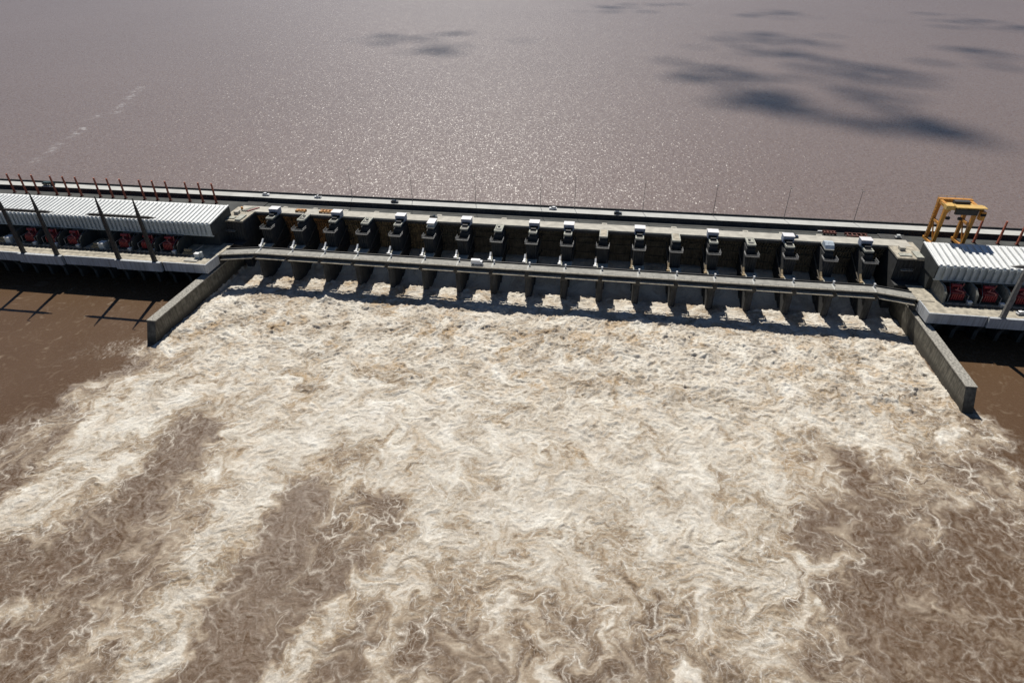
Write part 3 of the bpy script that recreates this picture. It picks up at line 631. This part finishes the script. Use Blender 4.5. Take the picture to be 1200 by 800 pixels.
# wing walls
def wing(s_, xi, xo, label):
    t = thing('wing_wall', label, 'wall')
    a, c = (xo, xi) if s_ < 0 else (xi, xo)
    ztop = 10.2
    yt, yb = -66.5, -72.5
    MB().add([(a, 18, -12), (c, 18, -12), (c, yb - 5, -12), (a, yb - 5, -12), (a, 18, ztop), (c, 18, ztop), (c, yt, ztop), (a, yt, ztop)],
             [(0, 1, 2, 3), (7, 6, 5, 4), (1, 0, 4, 5), (2, 1, 5, 6), (3, 2, 6, 7), (0, 3, 7, 4)]).build('wall_body', M['wing'], t)
    MB().box(a - .15, c + .15, yt - .1, 18, ztop + .004, ztop + .5).build('coping', M['wingtop'], t)
    # buttress under the bridge end, up to the deck
    MB().box(a + .2, c - .2, -4.5, 16, ztop + .5, 14.5).build('bridge_seat', M['pier'], t)
    return t
wing(-1, -189.6, -194.4, 'long low concrete wing wall running downstream at the left edge of the foam')
wing(1, 186.6, 191.0, 'long low concrete wing wall running downstream at the right edge of the foam')

# ------------------------------------------------------------------ powerhouses
def powerhouse(side, x_in, x_out, label):
    """x_in: spillway side; roof, ribbed cladding, fire walls, deck, draft-tube piers"""
    t = thing('powerhouse', label, 'building')
    a, c = min(x_in, x_out), max(x_in, x_out)
    YF, YB, ZF, ZB_ = 4.5, 26.0, 32.5, 35.4
    MB().box(a, c, 9, 26, 12, 31.5).build('machine_hall', M['wall'], t)
    pit = 2.75 if side < 0 else 3.2; n_ = int((c - a) / pit)
    rp = MB().prism_x([(YF, ZF - .25), (YB, ZB_ - .25), (YB, ZB_), (YF, ZF)], .15, pit - .15)
    rp.prism_x([(YF - .02, ZF), (YB - 1.6, ZB_ - .21), (YB - 1.6, ZB_ + .45), (YF - .02, ZF + .66)], .2, 1.5)
    rp = rp.mesh('roof_panel', M['white'])
    wp = MB().box(.1, pit - .1, YF + .02, YF + .4, 25.3, ZF - .26)
    wp.box(.2, 1.5, YF - .95, YF + .02, 25.3, ZF - .28)
    wp = wp.mesh('wall_panel', M['clad'])
    for k in range(n_):
        x = c - (k + 1) * pit if side < 0 else a + k * pit
        put('roof_panel', rp, t, (x, 0, 0)); put('wall_panel', wp, t, (x, 0, 0))
    xe = c if side < 0 else a
    g = MB().prism_x([(YF, 25.2), (YB, 25.2), (YB, ZB_ - .3), (YF, ZF - .3)], xe - .35, xe + .35); g.build('gable_wall', M['wall'], t)
    MB().prism_x([(YF - .5, ZF - .3), (YB, ZB_ - .3), (YB, ZB_ + .3), (YF - .5, ZF + .3)], xe - .45, xe + .45).build('gable_trim', M['white'], t)
    MB().box(a, c, YF + .02, YF + .8, 24.4, 25.25).build('sill_beam', M['clad'], t)
    # deck
    MB().box(min(a, -2e9) if False else (a if side < 0 else 188.61), (-190.61 if side < 0 else c), -16.59, 9, 15.2, 16.7).build('transformer_deck', M['deckwarm'], t)
    return t
PHL = powerhouse(-1, -195.8, -455, 'long powerhouse with white ribbed roof and red transformers at the left end')
PHR = powerhouse(1, 195.5, 355, 'powerhouse with white ribbed roof beside the yellow crane at the right end')
# deck edge beams: segments of 63 m with a notch between them, half of each standing proud
for k in range(5):
    x1 = -217 - 63 * (k - 1) - .6; x0 = x1 - 63 + 1.2
    if k == 0: x1 = -190; x0 = -216.4
    s1 = min(x0 + 33, x1)
    if k == 0: MB().box(x0, x1, -17.4, -16.6, 11.9, 17.3).build('edge_beam', M['beam'], PHL)
    else:
        MB().box(x0, x1 - 28.5, -17.5, -16.6, 11.9, 17.3).build('edge_beam', M['beam'], PHL); MB().box(x1 - 28.5, x1, -18.6, -16.6, 11.7, 17.25).build('edge_beam', M['beam'], PHL)
MB().box(-190.6, -190.0, -16.59, -4.2, 11.9, 17.3).build('edge_beam', M['beam'], PHL)
MB().prism_z([(-196, -4.2), (-190, -4.2), (-189.5, 12), (-196, 12)], 16.71, 16.95).build('deck_corner', M['deckwarm'], PHL)
for k in range(3):
    x0 = 188 if k == 0 else 214.6 + 63 * (k - 1); x1 = 214 if k == 0 else x0 + 62.4
    MB().box(x0, x1, -17.4 if k == 0 else -18.3, -16.6, 11.9, 17.3).build('edge_beam', M['beam'], PHR)
MB().box(188, 188.6, -16.59, -4.4, 11.9, 17.3).build('edge_beam', M['beam'], PHR)
MB().prism_z([(187.6, -4.4), (195.4, -4.4), (195.4, 12), (187.4, 12)], 16.71, 16.95).build('deck_corner', M['deckwarm'], PHR)
fin = MB().prism_x([(-15.2, 13.5), (-10, 5), (-9.2, -12), (8, -12), (8, 15.1), (-15.2, 15.1)], -.9, .9).mesh('draft_pier', M['draft'])
back = MB()
for ph, rngx in ((PHL, [-198 - 10.3 * k for k in range(25)]), (PHR, [196 + 10.3 * k for k in range(15)])):
    for x in rngx: put('draft_pier', fin, ph, (x, 0, 0))
MB().box(-455, -194.5, -2, 8.9, -12, 15.1).build('draft_wall', M['draft'], PHL)
MB().box(191.2, 355, -2, 8.9, -12, 15.1).build('draft_wall', M['draft'], PHR)
def rail(ph, x0, x1, y, h, step):
    m2 = MB(); x = x0
    while x <= x1: m2.box(x - .12, x + .12, y - .12, y + .12, 16.7, 16.7 + h); x += step
    for zz in (.5, 1.0): m2.box(x0, x1, y - .06, y + .06, 16.7 + h * zz - .12, 16.7 + h * zz)
    m2.build('railing', M['dark'], ph)
rail(PHL, -450, -206, -7.4, 1.5, 3.0); rail(PHR, 199, 350, -7.4, 1.5, 3.0)
MB().box(-455, -206, -7.9, -7.0, 16.7, 17.1).build('rail_kerb', M['dark'], PHL); MB().box(199, 355, -7.9, -7.0, 16.7, 17.1).build('rail_kerb', M['dark'], PHR)
MB().box(-206, -198, -13.5, -9.6, 16.7, 17.2).build('deck_hatch', M['deck'], PHL)
mb = MB()
for k in range(7): mb.box(-455 + 0 * k, -222, -11.5, -11.2, 16.7, 16.76)
mb.build('deck_rail', M['dark'], PHL)

FWP = [(-5.6, 16.7), (8.9, 16.7), (8.9, 24.3), (-1.6, 24.3), (-5.0, 22.0)]
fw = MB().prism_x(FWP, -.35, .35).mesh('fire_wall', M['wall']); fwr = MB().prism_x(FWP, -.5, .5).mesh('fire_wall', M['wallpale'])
m_ = {}
m_['tank'] = MB().box(-3.2, 3.2, -1.8, 3.2, 17.6, 21.6).box(-3.5, 3.5, -2.0, 3.4, 21.6, 21.9).mesh('tank', M['red'])
m_['plinth'] = MB().box(-4.2, 4.2, -3.6, 4.2, 16.7, 17.6).mesh('plinth', M['dark'])
rd = MB()
for k in range(6): rd.box(-2.9 + k * 1.0, -2.3 + k * 1.0, -3.3, -1.82, 18.0, 21.2)
m_['radiator'] = rd.mesh('radiator', M['red'])
m_['conservator'] = MB().tube((-2.9, .6, 24.1), (1.4, .6, 24.1), .85, n=10).box(-2.5, -2.1, .4, .8, 21.9, 23.5).box(.7, 1.1, .4, .8, 21.9, 23.5).mesh('conservator', M['red'])
m_['pipe'] = MB().tube((-1.4, -1.0, 22.6), (1.9, -2.6, 22.3), .3).tube((1.9, -2.6, 22.3), (1.9, -2.6, 20.8), .3).mesh('pipe', M['redlight'])
bu = MB().tube((1.9, 1.0, 21.9), (2.6, .6, 25.2), .42, .22, 8); m_['bushing'] = bu.mesh('bushing', M['redlight'])
m_['bushing2'] = MB().tube((-.3, -.9, 21.9), (-.6, -1.4, 24.0), .35, .18, 8).mesh('bushing', M['redlight'])
m_['bus_frame'] = MB().box(-5.6, 5.6, 5.2, 5.6, 23.2, 23.6).box(-4.6, -4.3, -4.2, -3.9, 16.7, 21.5).box(4.1, 4.4, -4.2, -3.9, 16.7, 21.0).tube((-4.4, -4, 21.4), (-1.5, 5.4, 23.4), .13, n=4).tube((4.2, -4, 20.9), (2.5, 5.4, 23.4), .13, n=4).tube((.6, -1.4, 24.2), (1.4, 5.4, 23.6), .1, n=4).mesh('bus_frame', M['rail'])
m_['fan_bank'] = MB().box(3.3, 4.3, -2.4, 2.6, 17.7, 20.6).box(-4.3, -3.3, -1.6, 2.6, 17.7, 20.2).mesh('fan_bank', M['dark'])
m_['oil_pipe'] = MB().tube((-3.0, -2.6, 21.4), (2.9, -2.6, 21.4), .2).tube((-3.0, -2.6, 18.2), (2.9, -2.6, 18.2), .2).mesh('oil_pipe', M['redlight'])
cabm = MB().box(-.9, .9, -.8, .8, 0, 1.9).mesh('cabinet_body', M['cab']); cabt = MB().box(-1.05, 1.05, -.95, .95, 1.9, 2.15).mesh('cabinet_top', M['carwhite'])
TX = [-313, -299, -284, -250, -235.5, -221.5, 205.5, 220.2, 235]
for i, x in enumerate(TX):
    lt = x < 0
    if lt: wh = f'{nth(i, 6)} on the left powerhouse'
    else: wh = f'{["leftmost", "middle", "rightmost"][i - 6]} on the right powerhouse'
    t = thing('transformer', f'dark red transformer between fire walls, {wh} deck', 'transformer', (x, 0, 0), 0, 'red transformers on the powerhouse decks')
    for k, me in m_.items(): put(me.name.split('.')[0], me, t)
    kx = x + 4.9
    c_ = thing('control_cabinet', f'small white cabinet beside the red transformer {wh}', 'cabinet', (kx, -5.4, 16.7), 0, 'white cabinets by the transformers')
    put('cabinet_body', cabm, c_); put('cabinet_top', cabt, c_)
for ph, xs_ in ((PHL, [-383, -368.5, -354, -339.5, -321, -306, -291.5, -277, -258, -243, -228.5, -214]), (PHR, [198.6, 213, 227.6, 242.4, 257, 272])):
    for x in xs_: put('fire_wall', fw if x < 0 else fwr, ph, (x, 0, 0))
for x, lab in ((-266.5, 'pale grey switchgear box with tan skid between the two transformer trios'), (-329.5, 'pale grey switchgear box at the left edge of the powerhouse deck')):
    t = thing('switchgear_box', lab, 'equipment', (x, 0, 0), 0, 'switchgear boxes')
    MB().box(1.0, 4.6, -5.6, -1.6, 16.7, 20.4).build('housing', M['cab'], t); MB().box(.9, 4.7, -5.7, -1.5, 20.4, 20.6).build('top_cover', M['carwhite'], t)
    MB().box(-4.5, .6, -5.2, -1.2, 16.7, 18.4).build('skid', M['tan'], t); MB().box(-3.6, -.4, -3.8, -1.8, 18.4, 19.6).build('bus_duct', M['tan'], t)
t = thing('oil_pump_skid', 'tan pump skid under the left powerhouse end bay', 'equipment', (-207.5, 0, 0))
MB().box(-4, 1.4, -5.4, -1.6, 16.7, 18.0).build('skid', M['tan'], t); MB().tube((-3.5, -3.5, 18.8), (.6, -3.5, 18.8), .9, n=10).build('pump_body', M['tan'], t); MB().tube((1.0, -4.5, 17.5), (6.5, 0, 20.5), .25).build('pipe', M['rail'], t)
t = thing('end_cabinet', 'white cabinet standing alone at the right end of the left powerhouse deck', 'cabinet', (-199.8, -8.6, 16.7))
MB().box(-1.5, 1.2, -.9, 1.2, 0, 2.9).build('cabinet_body', M['cab'], t); MB().box(-1.65, 1.35, -1.05, 1.35, 2.9, 3.15).build('cabinet_top', M['carwhite'], t); MB().box(1.3, 2.6, .2, 1.6, 0, 3.6).build('vent_stack', M['cab'], t)

# H-frame gantry posts on the deck edges
def hframe(xa, xb, x0, x1, label, m):
    t = thing('line_gantry', label, 'gantry', (0, 0, 0), 0, 'two-legged line gantries on the deck edges')
    for x in (xa, xb):
        MB().bar((x, -16.9, 16.7), (x, -16.9, 46), 2.2, 1.6, 1.5, 1.2).bar((x, -16.9, 46), (x, -16.9, 54.6), 1.4, 1.1, .4, .4).box(x - 1.2, x + 1.2, -17.8, -15.8, 16.7, 17.6).build('post', m, t)
    MB().box(x0 + 1.5, x1 - 1.5, -17.5, -16.3, 43.4, 44.7).prism_y([(x0 - 2.2, 43.9), (x0 + 1.5, 43.3), (x0 + 1.5, 44.7)], -17.3, -16.5).prism_y([(x1 + 3, 44.1), (x1 - 1.5, 44.7), (x1 - 1.5, 43.3)], -17.3, -16.5).build('crossbeam', m, t)
    MB().bar((xb, -16.9, 54.5), (xb + 2.2, -17.2, 54.9), .3, .3).build('line_bracket', m, t)
    return t
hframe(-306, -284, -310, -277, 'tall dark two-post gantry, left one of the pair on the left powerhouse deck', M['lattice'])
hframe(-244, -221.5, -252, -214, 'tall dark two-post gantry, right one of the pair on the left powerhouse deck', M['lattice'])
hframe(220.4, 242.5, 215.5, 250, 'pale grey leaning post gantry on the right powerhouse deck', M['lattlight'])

# rust red poles behind the powerhouses
pole = MB().bar((0, 0, 27.5), (0, 0, 40.6), 1.0, 1.0, .75, .75).mesh('pole_shaft', M['rust']); pfoot = MB().box(-.8, .8, -.8, .8, 27.5, 28.1).mesh('base_block', M['rustframe'])
rp_ = []
for g_ in range(5):
    for k in range(3): rp_.append((-365.2 + g_ * 32.2 + k * 9.2, g_, k))
for x, g_, k in rp_:
    t = thing('steel_pole', f'rust red pole, {["left", "middle", "right"][k]} of the trio {nth(g_, 5)} behind the left roof', 'pole', (x, 47, 0), 0, 'rust red poles behind the powerhouses')
    put('pole_shaft', pole, t); put('base_block', pfoot, t)
for i, x in enumerate((220.0, 230.6, 242.6, 252.2)):
    t = thing('steel_pole', f'thin rust red pole behind the right powerhouse roof, {["behind the crane legs", "just right of the crane", "third from the crane", "at the far right edge"][i]}', 'pole', (x, 47, 0), 0, 'rust red poles behind the powerhouses')
    put('pole_shaft', pole, t); put('base_block', pfoot, t)

# ------------------------------------------------------------------ gantry crane
cr_ = thing('gantry_crane', 'tall yellow gantry crane standing over the dam deck at the right', 'crane', (205, 0, 0))
YA, YBk = 36.6, 45.5
for x in (0, 14.5):
    for y in (YA, YBk):
        MB().bar((x, y, 30.2), (x, y, 50), 1.5, 1.3, 1.9, 1.7).build('leg', M['yellow'], cr_)
    MB().box(x - .8, x + .8, YA - 2.2, YBk + 2.2, 29.0, 30.2).build('sill_beam', M['yellow'], cr_)
    MB().box(x - .55, x + .55, YA + .8, YBk - .8, 40.5, 41.7).build('tie_beam', M['yellow'], cr_)
    m2 = MB()
    for y in (YA - 1.6, YA + 1.6, YBk - 1.6, YBk + 1.6): m2.tube((x - .35, y, 28.95), (x + .35, y, 28.95), .55, n=10)
    m2.build('wheel_set', M['dark'], cr_)
MB().box(-1.0, 15.6, YBk - 1.1, YBk + 1.1, 50, 52.4).build('top_girder', M['yellow'], cr_)
MB().box(-1.0, 17.0, YA - 2.0, YA + 1.3, 50, 52.2).build('top_girder', M['yellow2'], cr_)
for x in (0, 14.5): MB().box(x - .8, x + .8, YA + 1.31, YBk - 1.11, 50.2, 52.0).build('end_girder', M['yellow'], cr_)
MB().box(3.5, 14.0, YA - 3.6, YA - 2.01, 48.2, 51.2).build('machinery_house', M['dark'], cr_)
MB().box(2.5, 16.8, YA - 5.2, YA - 1.2, 52.21, 52.7).build('machinery_roof', M['yellow2'], cr_)
MB().box(15.0, 17.2, YA - 5.0, YA - 2.05, 46.2, 50.6).build('operator_cab', M['yellow'], cr_); MB().box(14.95, 17.25, YA - 5.05, YA - 4.2, 48.4, 49.9).build('cab_window', M['glass'], cr_)
MB().box(-.9, 15.5, YA + 1.32, YA + 4.6, 51.2, 51.7).build('trolley_deck', M['yellow2'], cr_)
MB().box(4.0, 11.5, YA + 1.6, YA + 4.4, 51.71, 53.4).build('trolley_winch', M['dark'], cr_)
for x in (0, 14.5): MB().bar((x, YA + .9, 31), (x, YBk - .9, 40.4), .6, .6).build('diagonal_brace', M['yellow'], cr_)
m2 = MB()
for x in (-.8, 3.2, 7.3, 11.4, 15.4): m2.box(x - .07, x + .07, YBk + .9, YBk + 1.04, 52.4, 53.5)
m2.box(-.8, 15.4, YBk + .9, YBk + 1.04, 53.4, 53.5); m2.build('girder_rail', M['yellow2'], cr_)
m2 = MB()
for x in (4.6, 10.5): m2.tube((x, YA + 4, 50), (x, YA + 4, 44), .08).box(x - .9, x + .9, YA + 3.4, YA + 4.6, 42.6, 44)
m2.build('hook_block', M['dark'], cr_)
for x in (1.2, 12.4): MB().bar((x, YA + 1, 47.0), (x + 2.2, YA + 1, 50.0), .8, .8).build('knee_brace', M['yellow2'], cr_)
m2 = MB()
for k in range(12): m2.box(-.95, -.8, YBk - .6, YBk + .6, 31 + k * 1.6, 31.15 + k * 1.6)
m2.build('ladder', M['dark'], cr_)

# ------------------------------------------------------------------ deck clutter
def frame(x, y, z, ln_, wd, label, m, name='lifting_beam', grp=None, nb=4):
    t = thing(name, label, 'lifting beam', (x, y, z), 0, grp)
    MB().box(-ln_ / 2, ln_ / 2, -wd / 2, -wd / 2 + .5, .3, 1.3).build('side_beam', m, t); MB().box(-ln_ / 2, ln_ / 2, wd / 2 - .5, wd / 2, .3, 1.3).build('side_beam', m, t)
    for k in range(nb):
        xx = -ln_ / 2 + (k + .5) * ln_ / nb; MB().box(xx - .25, xx + .25, -wd / 2 + .51, wd / 2 - .51, .35, 1.2).build('cross_beam', m, t)
    m2 = MB()
    for xx in (-ln_ / 2 + .4, ln_ / 2 - .4): m2.box(xx - .35, xx + .35, -wd / 2 - .3, wd / 2 + .3, 0, .3)
    m2.build('foot', M['dark'], t)
    return t
frame(-137, 38.2, 29.0, 13, 3.2, 'long orange stoplog lifting beam lying on the service deck', M['orange'], grp='orange lifting beams', nb=6)
frame(-155.5, 37.4, 29.0, 6.5, 2.4, 'short orange lifting beam on the service deck, left of the long one', M['orange'], grp='orange lifting beams', nb=3)
frame(156, 48.6, 27.78, 7, 3, 'rust red frame with white bars on the dark runway, left of the larger red frame', M['rustframe'], 'steel_skid', 'rust red frames on the runway')
frame(170, 46.4, 27.78, 12, 4.4, 'larger rust red frame on the dark runway near the crane', M['rustframe'], 'steel_skid', 'rust red frames on the runway', 5)
for x, y, l, lab in ((153, 51, 5, 'white bar beside the smaller red frame'), (172.5, 49.3, 4, 'white bar beside the larger red frame')):
    t = thing('steel_bar', f'short {lab} on the runway', 'bar', (x, y, 27.6), 0, 'white bars by the red frames'); MB().box(-l / 2, l / 2, -.4, .4, .2, .7).build('bar', M['carwhite'], t); MB().box(-l / 2 + .3, -l / 2 + .7, -.6, .6, 0, .2).box(l / 2 - .7, l / 2 - .3, -.6, .6, 0, .2).build('rest', M['dark'], t)
t = thing('hoist_trolley', 'small pale trolley parked on the runway left of the crane', 'trolley', (191.5, 46.5, 27.78)); MB().box(-1.6, 1.6, -1.2, 1.2, .5, 1.2).build('frame', M['rail'], t); MB().box(-.8, .9, -.8, .8, 1.2, 2.3).build('drum', M['cab'], t); MB().tube((-1.2, -1.0, .3), (-1.2, 1.0, .3), .3).tube((1.2, -1.0, .3), (1.2, 1.0, .3), .3).build('wheel', M['tyre'], t)
t = thing('pipe_rack', 'dusty pile of pale pipes and a yellow drum on the left end tower deck', 'pipes', (-190.5, 36, 28.9))
for k in range(4): MB().tube((-2 + k * 1.3, -3, .45), (2.5 + k * 1.3, 3.5, .45), .42, n=8).build('pipe', M['redlight'] if k == 3 else M['platform'], t)
MB().tube((-3.6, .5, 0), (-3.6, .5, 1.5), .7, n=10).build('drum', M['orange'], t)

# lamp posts on the crest
for i, x in enumerate((-131.5, -91.5, -50.5, -9.8, 11.1, 52.1, 93.2, 133.5, 172.0)):
    t = thing('lamp_post', f'thin dark lamp post on the crest road parapet, {nth(i, 9)}', 'street lamp', (x, 61.6, 30), 0, 'lamp posts along the crest road')
    MB().tube((0, 0, 0), (0, 0, 18.6), .17, .10, 6).box(-.35, .35, -.3, .3, 0, .5).build('post', M['lamp'], t)
    MB().tube((0, 0, 18.5), (0, -1.6, 18.9), .08).tube((0, 0, 18.5), (0, 1.6, 18.9), .08).build('arm', M['lamp'], t)
    for s_ in (-1, 1): MB().box(-.25, .25, s_ * 1.6 - .5, s_ * 1.6 + .5, 18.8, 19.05).build('lamp_head', M['lamp'], t)

# ------------------------------------------------------------------ vehicles
wheel = MB().tube((0, -.13, 0), (0, .13, 0), .34, n=10).mesh('wheel', M['tyre']); wheel_l = MB().tube((0, -.2, 0), (0, .2, 0), .5, n=10).mesh('wheel', M['tyre'])
def vehicle(x, y, z, label, paint, kind='car', rz=0, grp=None):
    nm = {'car': 'parked_car', 'van': 'delivery_van', 'truck': 'flatbed_truck', 'pickup': 'pickup_truck'}[kind]
    t = thing(nm, label, {'car': 'car', 'van': 'van', 'truck': 'truck', 'pickup': 'car'}[kind], (x, y, z), rz, grp)
    def sect(prof, y0, y1): return MB().prism_y(prof, y0, y1)
    if kind in ('car', 'pickup'):
        MB().prism_y([(-2.3, .35), (2.3, .35), (2.35, .75), (2.1, .98), (.95, 1.05), (-2.25, 1.05), (-2.35, .8)], -.9, .9).build('body', paint, t)
        if kind == 'car':
            MB().prism_y([(-1.9, 1.05), (1.05, 1.05), (.35, 1.55), (-1.35, 1.55)], -.78, .78).build('window_band', M['glass'], t); MB().prism_y([(-1.38, 1.55), (.38, 1.55), (.25, 1.63), (-1.25, 1.63)], -.74, .74).build('roof', paint, t)
        else:
            MB().prism_y([(-.5, 1.05), (1.05, 1.05), (.5, 1.62), (-.35, 1.62)], -.78, .78).build('window_band', M['glass'], t); MB().prism_y([(-.38, 1.62), (.52, 1.62), (.4, 1.72), (-.3, 1.72)], -.76, .76).build('roof', paint, t); MB().box(-2.1, -.65, -.7, .7, 1.055, 1.08).build('load_bed', M['tyre'], t)
        for xx in (-1.4, 1.4):
            for yy in (-.85, .85): put('wheel', wheel, t, (xx, yy, .34))
        for yy in (-.6, .6): MB().box(2.2, 2.37, yy - .2, yy + .2, .68, .85).build('headlight', M['hoistroof'], t)
    elif kind == 'van':
        MB().box(-3.4, 1.6, -1.15, 1.15, .6, 3.1).build('cargo_box', paint, t); MB().prism_y([(1.65, .5), (3.3, .5), (3.35, 1.3), (2.9, 2.35), (1.65, 2.5)], -1.05, 1.05).build('cab', M['carwhite'], t)
        MB().prism_y([(2.95, 1.4), (3.38, 1.35), (2.98, 2.25), (2.6, 2.3)], -.95, .95).build('windscreen', M['glass'], t)
        for xx in (-2.2, 2.4):
            for yy in (-1.0, 1.0): put('wheel', wheel_l, t, (xx, yy, .5))
    else:
        MB().box(-4.2, 1.8, -1.2, 1.2, .9, 1.2).build('flatbed', paint, t); MB().box(-4.2, 1.8, -1.25, -1.15, 1.2, 1.9).box(-4.2, 1.8, 1.15, 1.25, 1.2, 1.9).build('side_board', paint, t); MB().prism_y([(2.0, .6), (4.0, .6), (4.0, 1.6), (3.7, 2.6), (2.0, 2.6)], -1.15, 1.15).build('cab', paint, t)
        MB().prism_y([(3.8, 1.7), (4.05, 1.65), (3.75, 2.5), (3.6, 2.5)], -1.0, 1.0).build('windscreen', M['glass'], t); MB().box(-3.6, 1.2, -1.0, 1.0, 1.2, 2.3).build('load', M['cargreen'], t)
        for xx in (-3.0, -1.6, 3.0):
            for yy in (-1.05, 1.05): put('wheel', wheel_l, t, (xx, yy, .5))
    return t
G_ = 'vehicles on the crest road'
vehicle(-346.7, 57.2, 30, 'dark green flatbed truck on the crest road behind the left roof', M['cargreen'], 'truck', 0, G_)
vehicle(-189.2, 58.6, 30, 'white car on the crest road behind the left end tower', M['carwhite'], 'car', 0, G_)
vehicle(-153.5, 58.6, 30, 'white pickup on the crest road above the orange lifting beams', M['carwhite'], 'pickup', math.pi, G_)
vehicle(-101.7, 57.0, 30, 'dark car on the crest road, right of the white pickup', M['cardark'], 'car', 0, G_)
vehicle(-1.9, 59.0, 30, 'white car on the crest road close to two lamp posts at mid dam', M['carwhite'], 'car', math.pi, G_)
vehicle(37.4, 56.6, 30, 'dark car at the near kerb of the crest road, right of the dam middle', M['cardark'], 'car', 0, G_)
vehicle(-71.7, 38.6, 29, 'small dark pickup on the service deck behind the pier with pale cabin', M['cardark'], 'pickup', 0)
vehicle(-38.5, 4.6, 17, 'white box van driving along the low bridge', M['carwhite'], 'van', 0)
vehicle(231.3, -11.0, 16.7, 'white car parked on the right powerhouse deck beside the leaning post', M['carwhite'], 'car', .3)
vehicle(134.5, 38.2, 29, 'small navy car on the service deck toward the right end', M['carblue'], 'car', 0)

# ------------------------------------------------------------------ clouds above, whose shadows drift over the reservoir
cm = bpy.data.materials.new('cloud_vapour'); cm.use_nodes = True
nn = cm.node_tree.nodes; LL = cm.node_tree.links; pb_ = nn['Principled BSDF']; pb_.inputs['Base Color'].default_value = (.9, .9, .9, 1); pb_.inputs['Roughness'].default_value = 1
def ico(rad):
    t = (1 + 5 ** .5) / 2; v = [(-1, t, 0), (1, t, 0), (-1, -t, 0), (1, -t, 0), (0, -1, t), (0, 1, t), (0, -1, -t), (0, 1, -t), (t, 0, -1), (t, 0, 1), (-t, 0, -1), (-t, 0, 1)]
    k = 1 / (1 + t * t) ** .5
    return [Vector(q) * k for q in v], [(0, 11, 5), (0, 5, 1), (0, 1, 7), (0, 7, 10), (0, 10, 11), (1, 5, 9), (5, 11, 4), (11, 10, 2), (10, 7, 6), (7, 1, 8), (3, 9, 4), (3, 4, 2), (3, 2, 6), (3, 6, 8), (3, 8, 9), (4, 9, 5), (2, 4, 11), (6, 2, 10), (8, 6, 7), (9, 8, 1)]
IV, IF = ico(1)
ALT = 4400.0
CL = [(870, 55, 50, 12, 1), (915, 48, 60, 9, .8), (815, 80, 32, 14, 1), (850, 88, 32, 10, .9), (945, 76, 42, 16, 1.1), (1000, 85, 45, 12, 1), (1045, 88, 45, 10, .8), (860, 114, 40, 10, .7), (905, 122, 38, 12, 1.1), (950, 132, 30, 10, .9),
      (985, 143, 30, 9, .9), (1050, 143, 32, 8, .9), (1090, 152, 26, 9, 1), (1130, 160, 28, 9, 1.2), (1010, 115, 38, 8, .5), (1140, 25, 60, 9, 1), (1150, 68, 55, 9, .8), (910, 17, 45, 5, .7), (520, 44, 40, 6, .2), (522, 57, 24, 5, .2), (455, 46, 40, 4, .35), (740, 9, 70, 5, .5)]
for i, (px, py, hw, hh, dens) in enumerate(CL):
    c0 = unp(px, py, ZR); c1 = unp(px + hw, py, ZR); c2 = unp(px, py - hh, ZR); c3 = unp(px, py + hh, ZR)
    rx = math.hypot(c1[0] - c0[0], c1[1] - c0[1]); ry = (math.hypot(c2[0] - c0[0], c2[1] - c0[1]) + math.hypot(c3[0] - c0[0], c3[1] - c0[1])) / 2
    mb = MB(); rad = 9.0; cnt = int(min(700, 0.135 * dens * rx * ry / (rad * rad * 1.6) + 8))
    for k in range(cnt):
        s = rad * random.uniform(.5, 1.4); gx0 = random.gauss(0, .58) * rx; gy0 = (random.choice((-.75, .05, .7)) + random.gauss(0, .17)) * ry; gz = random.gauss(0, 6)
        mb.add([(v.x * s * 1.5 + gx0, v.y * s * 1.5 + gy0, v.z * s + gz) for v in IV], IF)
    hgt = ALT - ZR
    tag(mb.build('cloud', cm, None, (c0[0] - .2 * hgt, c0[1] + .8 * hgt, ALT)), 'thin ragged white cloud drifting high over the reservoir', kind='structure')
